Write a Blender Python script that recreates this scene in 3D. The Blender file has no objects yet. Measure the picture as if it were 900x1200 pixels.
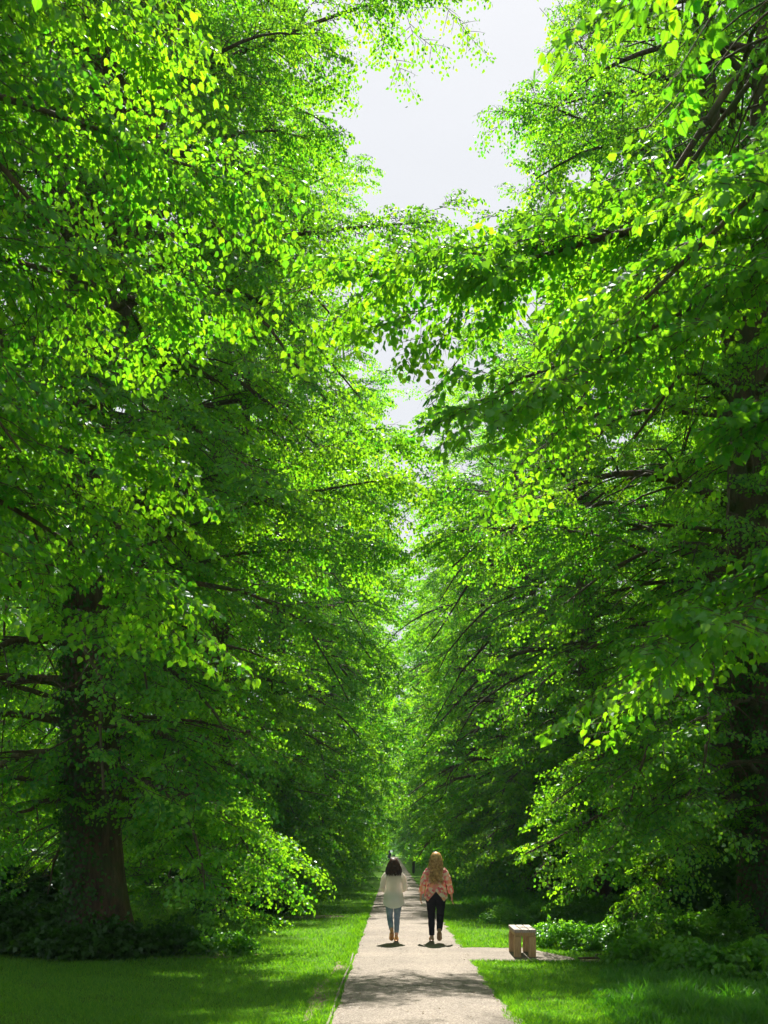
import bpy, math, random
import numpy as np

random.seed(7)
RNG = np.random.default_rng(11)
PI = math.pi
sc = bpy.context.scene
COL = sc.collection

# ------------------------------------------------------------------ constants
CAM_Z = 1.78
SUN_EL = math.radians(55.0)
SUN_AZ = math.radians(4.0)            # to the right of straight ahead (+Y)
SUN_DIR = np.array([math.sin(SUN_AZ) * math.cos(SUN_EL), math.cos(SUN_AZ) * math.cos(SUN_EL), math.sin(SUN_EL)])
UP = np.array([0.0, 0.0, 1.0])
PATH_L, PATH_R = -0.62, 1.29

# ------------------------------------------------------------------ node helpers
def new_mat(name):
    m = bpy.data.materials.new(name); m.use_nodes = True
    nt = m.node_tree; nt.nodes.clear()
    out = nt.nodes.new('ShaderNodeOutputMaterial')
    return m, nt, out

def N(nt, t, **kw):
    n = nt.nodes.new(t)
    for k, v in kw.items():
        if k in n.inputs: n.inputs[k].default_value = v
        else: setattr(n, k, v)
    return n

def ramp(nt, fac, stops, interp='LINEAR'):
    r = nt.nodes.new('ShaderNodeValToRGB'); r.color_ramp.interpolation = interp
    els = r.color_ramp.elements
    while len(els) < len(stops): els.new(0.5)
    for e, (p, c) in zip(els, stops):
        e.position = p; e.color = tuple(c) + (1.0,)
    nt.links.new(fac, r.inputs['Fac'])
    return r.outputs['Color']

def coords(nt, scale=(1, 1, 1), kind='Object'):
    tc = nt.nodes.new('ShaderNodeTexCoord'); mp = nt.nodes.new('ShaderNodeMapping')
    mp.inputs['Scale'].default_value = scale
    nt.links.new(tc.outputs[kind], mp.inputs['Vector'])
    return mp.outputs['Vector']

def noise(nt, vec, scale, detail=4, rough=0.6):
    n = N(nt, 'ShaderNodeTexNoise', Scale=scale, Detail=detail, Roughness=rough)
    nt.links.new(vec, n.inputs['Vector'])
    return n.outputs['Fac']

def bump(nt, h, strength, dist):
    b = N(nt, 'ShaderNodeBump', Strength=strength, Distance=dist)
    nt.links.new(h, b.inputs['Height'])
    return b.outputs['Normal']

def mixc(nt, fac, a, b, mode='MIX'):
    m = nt.nodes.new('ShaderNodeMix'); m.data_type = 'RGBA'; m.blend_type = mode
    for v, i in ((fac, 0), (a, 6), (b, 7)):
        if isinstance(v, (int, float)): m.inputs[i].default_value = v
        elif isinstance(v, tuple): m.inputs[i].default_value = v + (1.0,)
        else: nt.links.new(v, m.inputs[i])
    return m.outputs[2]

def leaf_material(name, dark, light, tdark, tlight, gloss=0.06, rough=0.38, tmix=0.5):
    """thin leaf: reflects a little, lets yellow-green light through; tint differs leaf by leaf"""
    m, nt, out = new_mat(name)
    at = N(nt, 'ShaderNodeAttribute', attribute_name='tint')
    f = at.outputs['Fac']
    c1 = ramp(nt, f, [(0.0, dark), (1.0, light)])
    c2 = ramp(nt, f, [(0.0, tdark), (1.0, tlight)])
    d = N(nt, 'ShaderNodeBsdfDiffuse'); t = N(nt, 'ShaderNodeBsdfTranslucent')
    nt.links.new(c1, d.inputs['Color']); nt.links.new(c2, t.inputs['Color'])
    mx = N(nt, 'ShaderNodeMixShader'); mx.inputs[0].default_value = tmix
    nt.links.new(d.outputs[0], mx.inputs[1]); nt.links.new(t.outputs[0], mx.inputs[2])
    g = N(nt, 'ShaderNodeBsdfGlossy'); g.inputs['Roughness'].default_value = rough
    g.inputs['Color'].default_value = (0.9, 0.95, 1.0, 1)
    m2 = N(nt, 'ShaderNodeMixShader'); m2.inputs[0].default_value = gloss
    nt.links.new(mx.outputs[0], m2.inputs[1]); nt.links.new(g.outputs[0], m2.inputs[2])
    nt.links.new(m2.outputs[0], out.inputs['Surface'])
    return m

LEAF = leaf_material('lime_leaf', (0.011, 0.11, 0.008), (0.056, 0.215, 0.010), (0.10, 0.47, 0.010), (0.46, 0.80, 0.010), gloss=0.03, tmix=0.6)
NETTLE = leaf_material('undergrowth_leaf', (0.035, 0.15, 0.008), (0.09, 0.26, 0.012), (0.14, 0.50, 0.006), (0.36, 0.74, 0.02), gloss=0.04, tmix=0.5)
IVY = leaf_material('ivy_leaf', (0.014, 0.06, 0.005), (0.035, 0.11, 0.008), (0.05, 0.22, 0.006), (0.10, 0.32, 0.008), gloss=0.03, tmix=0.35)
BLADE = leaf_material('grass_blade', (0.028, 0.13, 0.006), (0.09, 0.23, 0.010), (0.10, 0.42, 0.005), (0.34, 0.64, 0.010), gloss=0.025, rough=0.5, tmix=0.45)
TALLBLADE = leaf_material('tall_grass_blade', (0.025, 0.12, 0.008), (0.07, 0.21, 0.010), (0.07, 0.36, 0.008), (0.20, 0.52, 0.010), gloss=0.03, rough=0.5, tmix=0.42)

def bark_material():
    m, nt, out = new_mat('lime_bark')
    v = coords(nt, (1, 1, 0.22))
    n1 = noise(nt, v, 9.0, 8, 0.65)
    vo = N(nt, 'ShaderNodeTexVoronoi', Scale=16.0); vo.feature = 'DISTANCE_TO_EDGE'
    nt.links.new(v, vo.inputs['Vector'])
    v2 = coords(nt, (1, 1, 1)); n2 = noise(nt, v2, 2.2, 4, 0.6)
    c = ramp(nt, n1, [(0.3, (0.035, 0.022, 0.014)), (0.55, (0.10, 0.060, 0.036)), (0.75, (0.19, 0.125, 0.08))])
    g = ramp(nt, n2, [(0.45, (0, 0, 0)), (0.7, (1, 1, 1))])
    c = mixc(nt, g, c, (0.055, 0.075, 0.025))
    b = N(nt, 'ShaderNodeBsdfPrincipled', Roughness=0.9)
    nt.links.new(c, b.inputs['Base Color'])
    ad = N(nt, 'ShaderNodeMath', operation='ADD'); nt.links.new(n1, ad.inputs[0]); nt.links.new(vo.outputs['Distance'], ad.inputs[1])
    nt.links.new(bump(nt, ad.outputs[0], 0.9, 0.04), b.inputs['Normal'])
    nt.links.new(b.outputs[0], out.inputs['Surface'])
    return m
BARK = bark_material()

def simple_mat(name, c1, c2, scale=8, rough=0.8, stretch=(1, 1, 1), bs=0.3, bd=0.01, detail=5):
    m, nt, out = new_mat(name)
    v = coords(nt, stretch); n1 = noise(nt, v, scale, detail, 0.6)
    c = ramp(nt, n1, [(0.3, c1), (0.7, c2)])
    b = N(nt, 'ShaderNodeBsdfPrincipled', Roughness=rough)
    nt.links.new(c, b.inputs['Base Color'])
    nt.links.new(bump(nt, n1, bs, bd), b.inputs['Normal'])
    nt.links.new(b.outputs[0], out.inputs['Surface'])
    return m

def ground_material():
    m, nt, out = new_mat('lawn_turf')
    v = coords(nt, (1, 1, 1))
    n1 = noise(nt, v, 0.35, 5, 0.6)
    n2 = noise(nt, v, 5.0, 6, 0.7)
    n3 = noise(nt, v, 60.0, 4, 0.7)
    c = ramp(nt, n2, [(0.25, (0.05, 0.13, 0.008)), (0.5, (0.09, 0.22, 0.012)), (0.8, (0.15, 0.29, 0.022))])
    c2 = ramp(nt, n3, [(0.3, (0.45, 0.5, 0.4)), (0.7, (1.3, 1.25, 1.1))])
    c = mixc(nt, 1.0, c, c2, 'MULTIPLY')
    dry = ramp(nt, n1, [(0.62, (0, 0, 0)), (0.8, (0.35, 0.35, 0.35))])
    c = mixc(nt, dry, c, (0.22, 0.21, 0.07))
    b = N(nt, 'ShaderNodeBsdfPrincipled', Roughness=0.9)
    b.inputs['Specular IOR Level'].default_value = 0.1
    nt.links.new(c, b.inputs['Base Color'])
    ad = N(nt, 'ShaderNodeMath', operation='ADD'); nt.links.new(n3, ad.inputs[0]); nt.links.new(n2, ad.inputs[1])
    nt.links.new(bump(nt, ad.outputs[0], 0.8, 0.05), b.inputs['Normal'])
    nt.links.new(b.outputs[0], out.inputs['Surface'])
    return m

def path_material():
    m, nt, out = new_mat('bound_gravel')
    v = coords(nt, (1, 1, 1))
    n1 = noise(nt, v, 0.9, 5, 0.65)
    n2 = noise(nt, v, 14.0, 5, 0.7)
    vo = N(nt, 'ShaderNodeTexVoronoi', Scale=75.0); nt.links.new(v, vo.inputs['Vector'])
    stone = ramp(nt, vo.outputs['Color'], [(0.0, (0.07, 0.058, 0.045)), (0.35, (0.22, 0.185, 0.15)), (0.7, (0.36, 0.31, 0.26)), (1.0, (0.55, 0.49, 0.43))])
    c = mixc(nt, ramp(nt, n2, [(0.3, (0.05,) * 3), (0.75, (0.55,) * 3)]), stone, (0.29, 0.25, 0.205))
    w = ramp(nt, n1, [(0.3, (0.54, 0.54, 0.545)), (0.7, (0.82, 0.81, 0.80))])
    c = mixc(nt, 1.0, c, w, 'MULTIPLY')
    b = N(nt, 'ShaderNodeBsdfPrincipled', Roughness=0.9)
    b.inputs['Specular IOR Level'].default_value = 0.2
    nt.links.new(c, b.inputs['Base Color'])
    nt.links.new(bump(nt, vo.outputs['Distance'], 0.35, 0.006), b.inputs['Normal'])
    nt.links.new(b.outputs[0], out.inputs['Surface'])
    return m

# ------------------------------------------------------------------ mesh helpers
def link(name, me, mats=(), parent=None):
    o = bpy.data.objects.new(name, me); COL.objects.link(o)
    if me is not None:
        for m in mats: me.materials.append(m)
    if parent is not None: o.parent = parent
    return o

def tag(o, label=None, cat=None, group=None, kind=None):
    if label: o['label'] = label
    if cat: o['category'] = cat
    if group: o['group'] = group
    if kind: o['kind'] = kind
    return o

def empty(name, loc=(0, 0, 0), rz=0.0):
    o = bpy.data.objects.new(name, None); COL.objects.link(o)
    o.location = loc; o.rotation_euler = (0, 0, rz); o.empty_display_size = 0.3
    return o

class Buf:
    """collects vertices and faces (triangles and quads) as arrays and makes one mesh"""
    def __init__(s): s.v = []; s.f = []; s.m = []; s.t = []; s.sm = []; s.n = 0
    def add(s, v, f, mat=0, tint=None, smooth=False):
        v = np.asarray(v, np.float32).reshape(-1, 3); f = np.asarray(f, np.int64)
        s.v.append(v); s.f.append(f + s.n); s.n += len(v)
        s.m.append(np.full(len(f), mat, np.int32))
        s.t.append(np.full(len(f), 0.5, np.float32) if tint is None else np.asarray(tint, np.float32))
        s.sm.append(np.full(len(f), smooth, bool))
    def mesh(s, name):
        me = bpy.data.meshes.new(name)
        if not s.v: return me
        v = np.concatenate(s.v); me.vertices.add(len(v)); me.vertices.foreach_set('co', v.ravel())
        loops = np.concatenate([f.ravel() for f in s.f]).astype(np.int32)
        tot = np.concatenate([np.full(len(f), f.shape[1], np.int32) for f in s.f])
        st = np.concatenate([[0], np.cumsum(tot)[:-1]]).astype(np.int32)
        me.loops.add(len(loops)); me.loops.foreach_set('vertex_index', loops)
        me.polygons.add(len(tot)); me.polygons.foreach_set('loop_start', st)
        me.polygons.foreach_set('material_index', np.concatenate(s.m))
        me.polygons.foreach_set('use_smooth', np.concatenate(s.sm))
        a = me.attributes.new('tint', 'FLOAT', 'FACE'); a.data.foreach_set('value', np.concatenate(s.t))
        me.update(calc_edges=True)
        return me

def norm(a):
    return a / np.maximum(np.linalg.norm(a, axis=-1, keepdims=True), 1e-9)

def tubes(buf, P, R, sides=5, mat=0, cap=False, smooth=True, wob=None):
    """P (n,k,3) polylines, R (n,k) radii -> tube surfaces"""
    P = np.asarray(P, float); R = np.asarray(R, float)
    n, k, _ = P.shape
    T = np.empty_like(P); T[:, 1:-1] = P[:, 2:] - P[:, :-2]; T[:, 0] = P[:, 1] - P[:, 0]; T[:, -1] = P[:, -1] - P[:, -2]
    T = norm(T)
    ref = np.where(np.abs(T[:, :1, 2:3]) > 0.8, np.array([[[1.0, 0.0, 0.0]]]), np.array([[[0.0, 0.0, 1.0]]]))
    A = norm(np.cross(np.broadcast_to(ref, T.shape), T)); B = np.cross(T, A)
    th = np.linspace(0, 2 * PI, sides, endpoint=False)
    rr = R[:, :, None] * np.ones(sides)
    if wob is not None: rr = rr * wob
    V = P[:, :, None, :] + rr[..., None] * (np.cos(th)[None, None, :, None] * A[:, :, None, :] + np.sin(th)[None, None, :, None] * B[:, :, None, :])
    idx = np.arange(n * k * sides).reshape(n, k, sides)
    a = idx[:, :-1, :]; b = np.roll(idx, -1, axis=2)[:, :-1, :]; c = np.roll(idx, -1, axis=2)[:, 1:, :]; d = idx[:, 1:, :]
    F = np.stack([a, b, c, d], -1).reshape(-1, 4)
    buf.add(V.reshape(-1, 3), F, mat, smooth=smooth)

# ------------------------------------------------------------------ leaves
def leaf_shape(lod):
    if lod == 0:     # heart shaped, 8 triangles
        h = [(-0.07, .22, .03), (.14, .45, .07), (.5, .42, .06), (.82, .15, .01)]
        v = [(0, 0, 0)] + h + [(1.06, 0, -.06)] + [(x, -y, z) for x, y, z in h]
        f = [(0, 2, 1), (0, 3, 2), (0, 4, 3), (0, 5, 4), (0, 6, 7), (0, 7, 8), (0, 8, 9), (0, 9, 5)]
    elif lod == 1:
        v = [(0, 0, 0), (.18, .45, .07), (.62, .36, .04), (1.05, 0, -.05), (.62, -.36, .04), (.18, -.45, .07)]
        f = [(0, 2, 1), (0, 3, 2), (0, 4, 3), (0, 5, 4)]
    else:
        v = [(0, 0, 0), (.38, .46, .06), (1.0, 0, 0), (.38, -.46, .06)]
        f = [(0, 2, 1), (0, 3, 2)]
    return np.array(v, float), np.array(f)

def add_leaves(buf, pos, dr, nr, size, lod, tint, mat=0):
    V, F = leaf_shape(lod)
    X = norm(dr); Z = norm(nr - (nr * X).sum(-1, keepdims=True) * X); Y = np.cross(Z, X)
    wid = RNG.uniform(0.85, 1.15, len(pos))
    v = pos[:, None, :] + size[:, None, None] * (V[None, :, 0:1] * X[:, None, :] + V[None, :, 1:2] * wid[:, None, None] * Y[:, None, :] + V[None, :, 2:3] * Z[:, None, :])
    nv = len(V)
    f = (F[None] + (np.arange(len(pos)) * nv)[:, None, None]).reshape(-1, 3)
    buf.add(v.reshape(-1, 3), f, mat, tint=np.repeat(tint, len(F)))

def make_spray_template(seed, n_side=11, length=0.85):
    """a flat twig fan: positions, leaf directions, leaf normals and twig polylines; x forward, z up"""
    r = np.random.default_rng(seed)
    pos, dr, nr, tw = [], [], [], []
    def axis(t): return np.array([t * length, 0.05 * math.sin(t * 5 + seed), -0.10 * t * t])
    K = [axis(t) for t in np.linspace(0, 1, 4)]
    tw.append(K)
    def put(p, d, side, dn):
        down = r.uniform(0.15, 1.15)
        dd = d * r.uniform(0.2, 0.8) + side * r.uniform(0.3, 0.9) - UP * down
        nn = UP * r.uniform(0.5, 1.0) + d * r.uniform(-0.1, 0.9) + side * r.uniform(-0.5, 0.7) + r.normal(0, 0.22, 3)
        pos.append(p + side * 0.02); dr.append(dd); nr.append(nn)
    for i, t in enumerate(np.linspace(0.3, 1.0, 13)):
        put(axis(t), np.array([1.0, 0, -0.1]), np.array([0, 1.0 if i % 2 else -1.0, 0]) * (0.2 if t == 1 else 1), 1)
    for i in range(n_side):
        t = 0.12 + 0.8 * i / n_side
        s = 1 if i % 2 else -1
        an = s * r.uniform(0.65, 1.05)
        L = (0.42 - 0.24 * t) * r.uniform(0.75, 1.2)
        d = np.array([math.cos(an), math.sin(an), r.uniform(-0.25, 0.12)])
        p0 = axis(t)
        tw.append([p0, p0 + d * L * 0.35, p0 + d * L * 0.7 - UP * 0.01, p0 + d * L - UP * 0.04])
        pr = np.array([-d[1], d[0], 0])
        nl = max(3, int(L / 0.052))
        for j in range(nl):
            q = (j + 1) / nl
            put(p0 + d * L * q - UP * 0.04 * q * q, d, pr * (1 if j % 2 else -1), 1)
    return np.array(pos), np.array(dr), np.array(nr), np.array(tw)
TEMPLATES = [make_spray_template(s) for s in range(8)]

def emit_sprays(buf, P, D, Nn, S, lod, leaf=0.082, keep=1.0, mat=0, twig_mat=1, twigs=True, tbase=None, jit=0.25, spreadz=1.0):
    """P origin, D forward, Nn up of each spray, S scale -> leaves and twigs"""
    P, D, Nn, S = map(np.asarray, (P, D, Nn, S))
    if len(P) == 0: return
    X = norm(D); Z = norm(Nn - (Nn * X).sum(-1, keepdims=True) * X); Y = np.cross(Z, X)
    M = np.stack([X, Y, Z], -1)                      # columns
    which = RNG.integers(0, len(TEMPLATES), len(P))
    if tbase is None: tbase = RNG.normal(0.45, 0.16, len(P))
    for k, (tp, td, tn, tw) in enumerate(TEMPLATES):
        ids = np.where(which == k)[0]
        if len(ids) == 0: continue
        m = M[ids]; s = S[ids]
        L = len(tp)
        pos = P[ids][:, None, :] + s[:, None, None] * np.einsum('nij,lj->nli', m, tp)
        flat = lambda a: a.reshape(-1, 3)
        # leaves hang by gravity whatever the twig does: rotate only about the vertical, keep the drop
        dl = np.einsum('nij,lj->nli', m, td); dl[..., 2] = 0.45 * dl[..., 2] + 0.55 * td[None, :, 2]
        nl = np.einsum('nij,lj->nli', m, tn)
        tint = np.clip(tbase[ids][:, None] + RNG.normal(0, 0.17, (len(ids), L)), 0, 1)
        pos, dl, nl, tint = flat(pos), flat(dl), flat(nl), tint.ravel()
        sz = leaf * RNG.uniform(0.55, 1.3, len(pos))
        if keep < 1.0:
            kk = RNG.random(len(pos)) < keep
            pos, dl, nl, tint, sz = pos[kk], dl[kk], nl[kk], tint[kk], sz[kk]
        dl = norm(dl) + RNG.normal(0, jit, dl.shape); nl = norm(nl) + RNG.normal(0, jit, nl.shape)
        pos = pos + RNG.normal(0, 0.012, pos.shape)
        add_leaves(buf, pos, dl, nl, sz, lod, tint, mat)
        if twigs:
            nt_ = len(tw) if lod == 0 else (5 if lod == 1 else 1)
            t = P[ids][:, None, None, :] + s[:, None, None, None] * np.einsum('nij,lkj->nlki', m, tw[:nt_])
            t = t.reshape(-1, 4, 3)
            rad = np.tile(np.array([0.006, 0.0045, 0.003, 0.0015]), (len(t), 1)) * (1.0 if lod else 0.8)
            tubes(buf, t, rad, 3, twig_mat)

# ------------------------------------------------------------------ trees
def interp(x, xs, ys): return float(np.interp(x, xs, ys))

def sun_ground(p):
    """where the shadow of point p falls on the ground"""
    k = p[..., 2] / SUN_DIR[2]
    return p[..., 0] - SUN_DIR[0] * k, p[..., 1] - SUN_DIR[1] * k

def hash_noise(x, y):
    return (np.sin(x * 1.7 + 1.3 * np.sin(y * 2.3)) * np.cos(y * 1.1 + 0.7 * np.sin(x * 3.1)) + np.sin(x * 4.3 + y * 3.7) * 0.45) / 1.45

LIT = [((-1.9, 9.6, 8.1), .5), ((-2.4, 9.6, 8.4), .5), ((-2.2, 9.6, 6.9), .5), ((-2.7, 9.6, 6.7), .45), ((-2.35, 9.5, 4.5), .5), ((-2.8, 9.4, 4.6), .4), ((-2.7, 9.7, 5.5), .5), ((-2.4, 9.5, 9.4), .5), ((-3.0, 9.3, 9.2), .5), ((-3.1, 9.2, 7.6), .4), ((-3.5, 9.3, 5.8), .4),
       ((1.2, 8.9, 5.6), .6), ((2.1, 7.5, 3.4), .6), ((2.7, 7.4, 3.9), .5), ((0.0, 10.3, 7.6), .6), ((0.7, 10.0, 7.4), .6), ((1.3, 9.6, 6.6), .6), ((1.8, 9.0, 6.2), .5), ((1.2, 10.4, 8.6), .7),
       ((3.05, 18.9, .3), .5), ((3.9, 18.5, .4), .5), ((4.7, 18.5, .5), .5), ((5.4, 18.7, 1.0), .5), ((2.9, 18.5, 2.6), .6), ((3.5, 18.0, 1.6), .5), ((4.6, 18.2, 1.6), .5),
       ((-2.9, 17.2, .4), .5), ((-1.9, 18.6, 1.6), .5), ((-1.2, 19.0, 3.0), .6), ((-1.9, 28.6, 1.8), .8), ((-1.4, 24.5, 4.0), .8), ((2.0, 30.2, 2.2), .8), ((1.6, 24.0, 4.0), .7),
       ((3.2, 29.2, 1.4), .7), ((4.4, 28.2, 1.5), .7), ((2.6, 27.5, 2.2), .7), ((1.8, 32.0, 1.8), .7), ((2.4, 28.5, 4.5), .8), ((2.0, 27.0, 6.5), .8), ((3.4, 17.0, 4.5), .6), ((4.6, 16.2, 3.8), .5), ((4.2, 16.6, 6.2), .6), ((-2.6, 16.0, 3.2), .6), ((-2.0, 16.2, 5.2), .6), ((-0.8, 18.5, 5.0), .7), ((-0.3, 17.6, 11.0), .7), ((2.4, 19.0, 8.0), .8), ((2.6, 19.2, 5.2), .7)]
def lit_open(W):
    """chance that a spray is cut away to let sun reach a chosen spot below it"""
    pr = np.zeros(len(W))
    for c, rad in LIT:
        q = W - np.array(c); t = q @ SUN_DIR
        dd = np.linalg.norm(q - t[:, None] * SUN_DIR, axis=1)
        pr[(t > 0.75) & (dd < rad)] = 0.93
    return pr

def sun_open(gx, gy):
    """chance that a spray whose shadow would land at gx, gy is cut away: crowns opened to light chosen ground"""
    n = hash_noise(gx * 1.3, gy * 2.2)
    pr = np.zeros_like(gx)
    def zone(x0, x1, y0, y1, p, jx=0.35, jy=0.35):
        a = (gx > x0 + jx * n) & (gx < x1 + jx * n) & (gy > y0 + jy * n) & (gy < y1 + jy * n)
        pr[a] = np.maximum(pr[a], p)
    zone(-1.2, 2.4, 17.0, 24.6, 0.99)
    zone(-3.0, -0.5, 15.2, 26.5, 0.97)
    zone(-2.6, -0.6, 27.5, 36.0, 0.9)
    zone(1.2, 5.4, 16.6, 19.4, 0.97)
    zone(1.2, 2.6, 18.5, 24.0, 0.95)
    zone(-1.0, 1.6, 15.3, 17.0, 0.85)
    zone(-1.0, 1.6, 8.5, 15.3, 0.22)
    zone(-1.6, -0.6, 9.5, 15.5, 0.35)
    st = (gx < -0.9) & (gx > -6.5) & (gy > 9) & (gy < 15.5) & (np.sin(gy * 5.2 + 1.2 * np.sin(gx * 1.4)) + 0.7 * np.sin(gx * 2.3 + gy * 1.1) > 0.75)
    pr[st] = np.maximum(pr[st], 0.8)
    zone(1.2, 2.8, 9.5, 16.5, 0.45)
    zone(-2.3, 1.6, 33.0, 60.0, 0.75)
    return pr

def shafts(W, sd, loc=None, more=0.0):
    """chance that a spray is cut away, in patterned shafts opened along the sun direction to light the crowns"""
    e1 = norm(np.cross(UP, sd)); e2 = np.cross(sd, e1)
    u = W @ e1; v = W @ e2
    gx, gy = sun_ground(W) if sd is SUN_DIR else (None, None)
    f = (np.sin(u * 2.1 + 1.7 * np.sin(v * 1.3 + 0.5)) + np.sin(v * 1.9 + 1.4 * np.sin(u * 1.1 + 2.0)) + 0.6 * np.sin(u * 4.7 + v * 3.9) + 0.5 * np.sin(v * 5.3 - u * 3.1 + 1.0)) / 2.4
    p = np.clip((f + 0.12 + more) * 4.0, 0, 1)
    if gx is not None and loc is not None:          # fewer openings here, to keep chosen parts of lawn and path in shade
        dense = ((gx < -0.9) & (gy < 14.6)) | ((gx > -0.7) & (gx < 2.6) & (gy > 25.3) & (gy < 32.5)) | ((gx > 2.9) & (gy < 16.0)) | ((gx > 2.8) & (gy > 19.6) & (gy < 27)) | ((gx < -2.6) & (gy > 14) & (gy < 19))
        p = np.where(dense, p * 0.5, p)
        p = np.where((gx > 2.9) & (gy < 16.0), p * 0.5, p)
    return p

def build_tree(name, loc, seed, H=27.0, r0=0.5, fork=9.0, leaders=(), n_prim=84, low=2.4, radius=None, lod=1, leaf=0.082,
               keep=1.0, clip=None, extra=(), world=True, sec_den=1.0, lean=(0, 0), trunk_sides=20, spray_scale=1.0,
               ivy=None, droop=1.0, twigs=True, sun_cut=True, suckers=0, tint_mu=0.45, lodf=None, sd=SUN_DIR, face=(0.6, -0.8), barez=(), opn=lambda C: 0.12):
    """returns the Empty of the tree with its trunk and crown; everything in metres, local to the foot of the tree"""
    r = np.random.default_rng(seed)
    loc = np.array(loc, float)
    wood = Buf(); crown = Buf()
    def ok_pts(Q, j):
        Wq = Q + (loc if world else 0)
        m = np.ones(len(Q), bool)
        if clip is not None: m &= clip(Wq, np.full(len(Q), j))
        if world: m &= ~((np.abs(Wq[:, 0] - 0.34) < 1.3) & (Wq[:, 2] < 2.7)) & (np.linalg.norm(Wq - np.array([0, 0, CAM_Z]), axis=1) > 3.6)
        return m & (Q[:, 2] > 0.35)
    def bare(Q):
        gx, gy = sun_ground(Q + loc)
        return sun_open(gx, gy) > 0.9
    # --- stem and leaders
    def stem(z):
        t = z / H
        return np.array([lean[0] * t * H + 0.22 * math.sin(z * 0.23 + seed), lean[1] * t * H + 0.22 * math.cos(z * 0.19 + seed * 2) - 0.22 * math.cos(seed * 2), z]) - np.array([0.22 * math.sin(seed), 0, 0])
    zs = np.concatenate([[-0.15, 0.05, 0.2, 0.45, 0.8, 1.3], np.linspace(2, H * 0.93, 22)])
    P = np.array([stem(z) for z in zs])
    R = np.array([r0 * (1.0 + 0.55 * math.exp(-max(z, 0) / 0.42)) * (1 - max(z, 0) / H) ** 0.75 + 0.012 for z in zs])
    th = np.linspace(0, 2 * PI, trunk_sides, endpoint=False)
    wob = 1 + 0.055 * np.sin(th[None] * 5 + seed + zs[:, None] * 0.25) + 0.03 * np.sin(th[None] * 9 + zs[:, None] * 1.1) \
        + 0.14 * np.exp(-np.maximum(zs, 0) / 0.45)[:, None] * np.sin(th[None] * 4 + seed * 1.7) \
        + 0.05 * np.sin(zs[:, None] * 2.4 + th[None] * 2 + seed)
    tubes(wood, P[None], R[None], trunk_sides, 0, wob=wob[None])
    axes = [(stem, 0.0, H * 0.93, lambda z: r0 * (1 - z / H) ** 0.75)]
    for (lz, tx, ty, tz) in leaders:
        s0 = stem(lz)
        def lead(z, s0=s0, tx=tx, ty=ty, tz=tz, lz=lz):
            t = (z - lz) / (tz - lz); u = 1 - (1 - t) ** 1.5
            return np.array([s0[0] + (tx - s0[0]) * u, s0[1] + (ty - s0[1]) * u, z])
        zz = np.linspace(lz, tz, 14); rr = r0 * 0.55
        tubes(wood, np.array([lead(z) for z in zz])[None], np.array([rr * (1 - 0.9 * (z - lz) / (tz - lz)) for z in zz])[None], 10, 0)
        axes.append((lead, lz, tz, lambda z, rr=rr, lz=lz, tz=tz: rr * (1 - 0.9 * (z - lz) / (tz - lz))))
    if radius is None: radius = lambda az, z: 5.5
    prim = []     # polyline, radii, exempt
    K = 11
    for i in range(n_prim):
        q = (i + r.uniform(0, 1)) / n_prim
        z = low + (H * 0.92 - low) * q ** 1.12
        az = i * 2.39996 + r.uniform(-0.35, 0.35)
        cand = [a for a in axes if a[1] + 0.5 <= z <= a[2]]
        ax = cand[int(r.integers(0, len(cand)))]
        p0 = ax[0](z)
        # leader limbs look outward from the stem
        f = (z - low) / (H - low)
        env = interp(f, [0, .12, .35, .6, .8, .92, 1.0], [0.88, 1.0, 1.0, 0.95, 0.8, 0.55, 0.25])
        tr = radius(az, z) * env * r.uniform(0.78, 1.1)
        tgt = np.array([math.cos(az) * tr, math.sin(az) * tr])
        vec = tgt - (p0[:2] - stem(z)[:2]) * 0.9
        L = max(0.9, np.linalg.norm(vec)); hd = vec / max(L, 1e-6)
        rise = interp(f, [0, .06, .12, .4, .75, 1.0], [0.12, 0.16, 0.22, 0.42, 0.75, 1.25]) * r.uniform(0.75, 1.25)
        dr_ = interp(f, [0, .06, .12, .25, .4, .8, 1.0], [0.36, 0.55, 0.68, 0.74, 0.56, 0.28, 0.08]) * r.uniform(0.7, 1.3) * droop
        bend = r.uniform(-0.16, 0.16)
        t = np.linspace(0, 1, K)[:, None]
        side = np.array([-hd[1], hd[0]])
        xy = p0[:2] + hd * L * t + side * L * bend * t ** 2
        zz = p0[2] + L * (rise * t * (1.25 - 0.25 * t) - dr_ * t ** 2.4)
        pl = np.concatenate([xy, zz], 1)
        wig = np.cumsum(r.normal(0, 0.06, (K, 3)), 0); pl += wig * t * 1.5
        okp = ok_pts(pl, 0.25 if world else 0.1)
        if world and sun_cut: okp[4:] &= ~bare(pl)[4:]
        if not okp[:3].all() and not okp[3:].any(): continue
        bad = np.where(~okp[2:])[0]
        cut = (2 + bad[0]) if len(bad) else K
        if cut < 4: continue
        if cut < K:                     # a shortened limb: spread its points over what is left
            tn = np.linspace(0, cut - 1, K)
            pl = np.stack([np.interp(tn, np.arange(K), pl[:, a]) for a in range(3)], 1); L *= (cut - 1) / (K - 1)
        rb = min(0.4 * ax[3](z), 0.014 * L + 0.008)
        prim.append((pl, rb, L, False))
    for (sz, tip, sag) in extra:                       # limbs placed singly, some added to shade the path: start height, world tip
        p0 = stem(sz); tp = np.array(tip, float) - loc
        t = np.linspace(0, 1, K)[:, None]
        pl = p0 * (1 - t) + tp * t; L = np.linalg.norm(tp - p0)
        pl[:, 2] += (sag * 4 * t * (1 - t) * (1 - 0.35 * t))[:, 0]
        pl += np.cumsum(r.normal(0, 0.03, (K, 3)), 0) * t
        prim.append((pl, 0.009 * L + 0.008, L, True))
    tt = np.linspace(0, 1, K)
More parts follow.
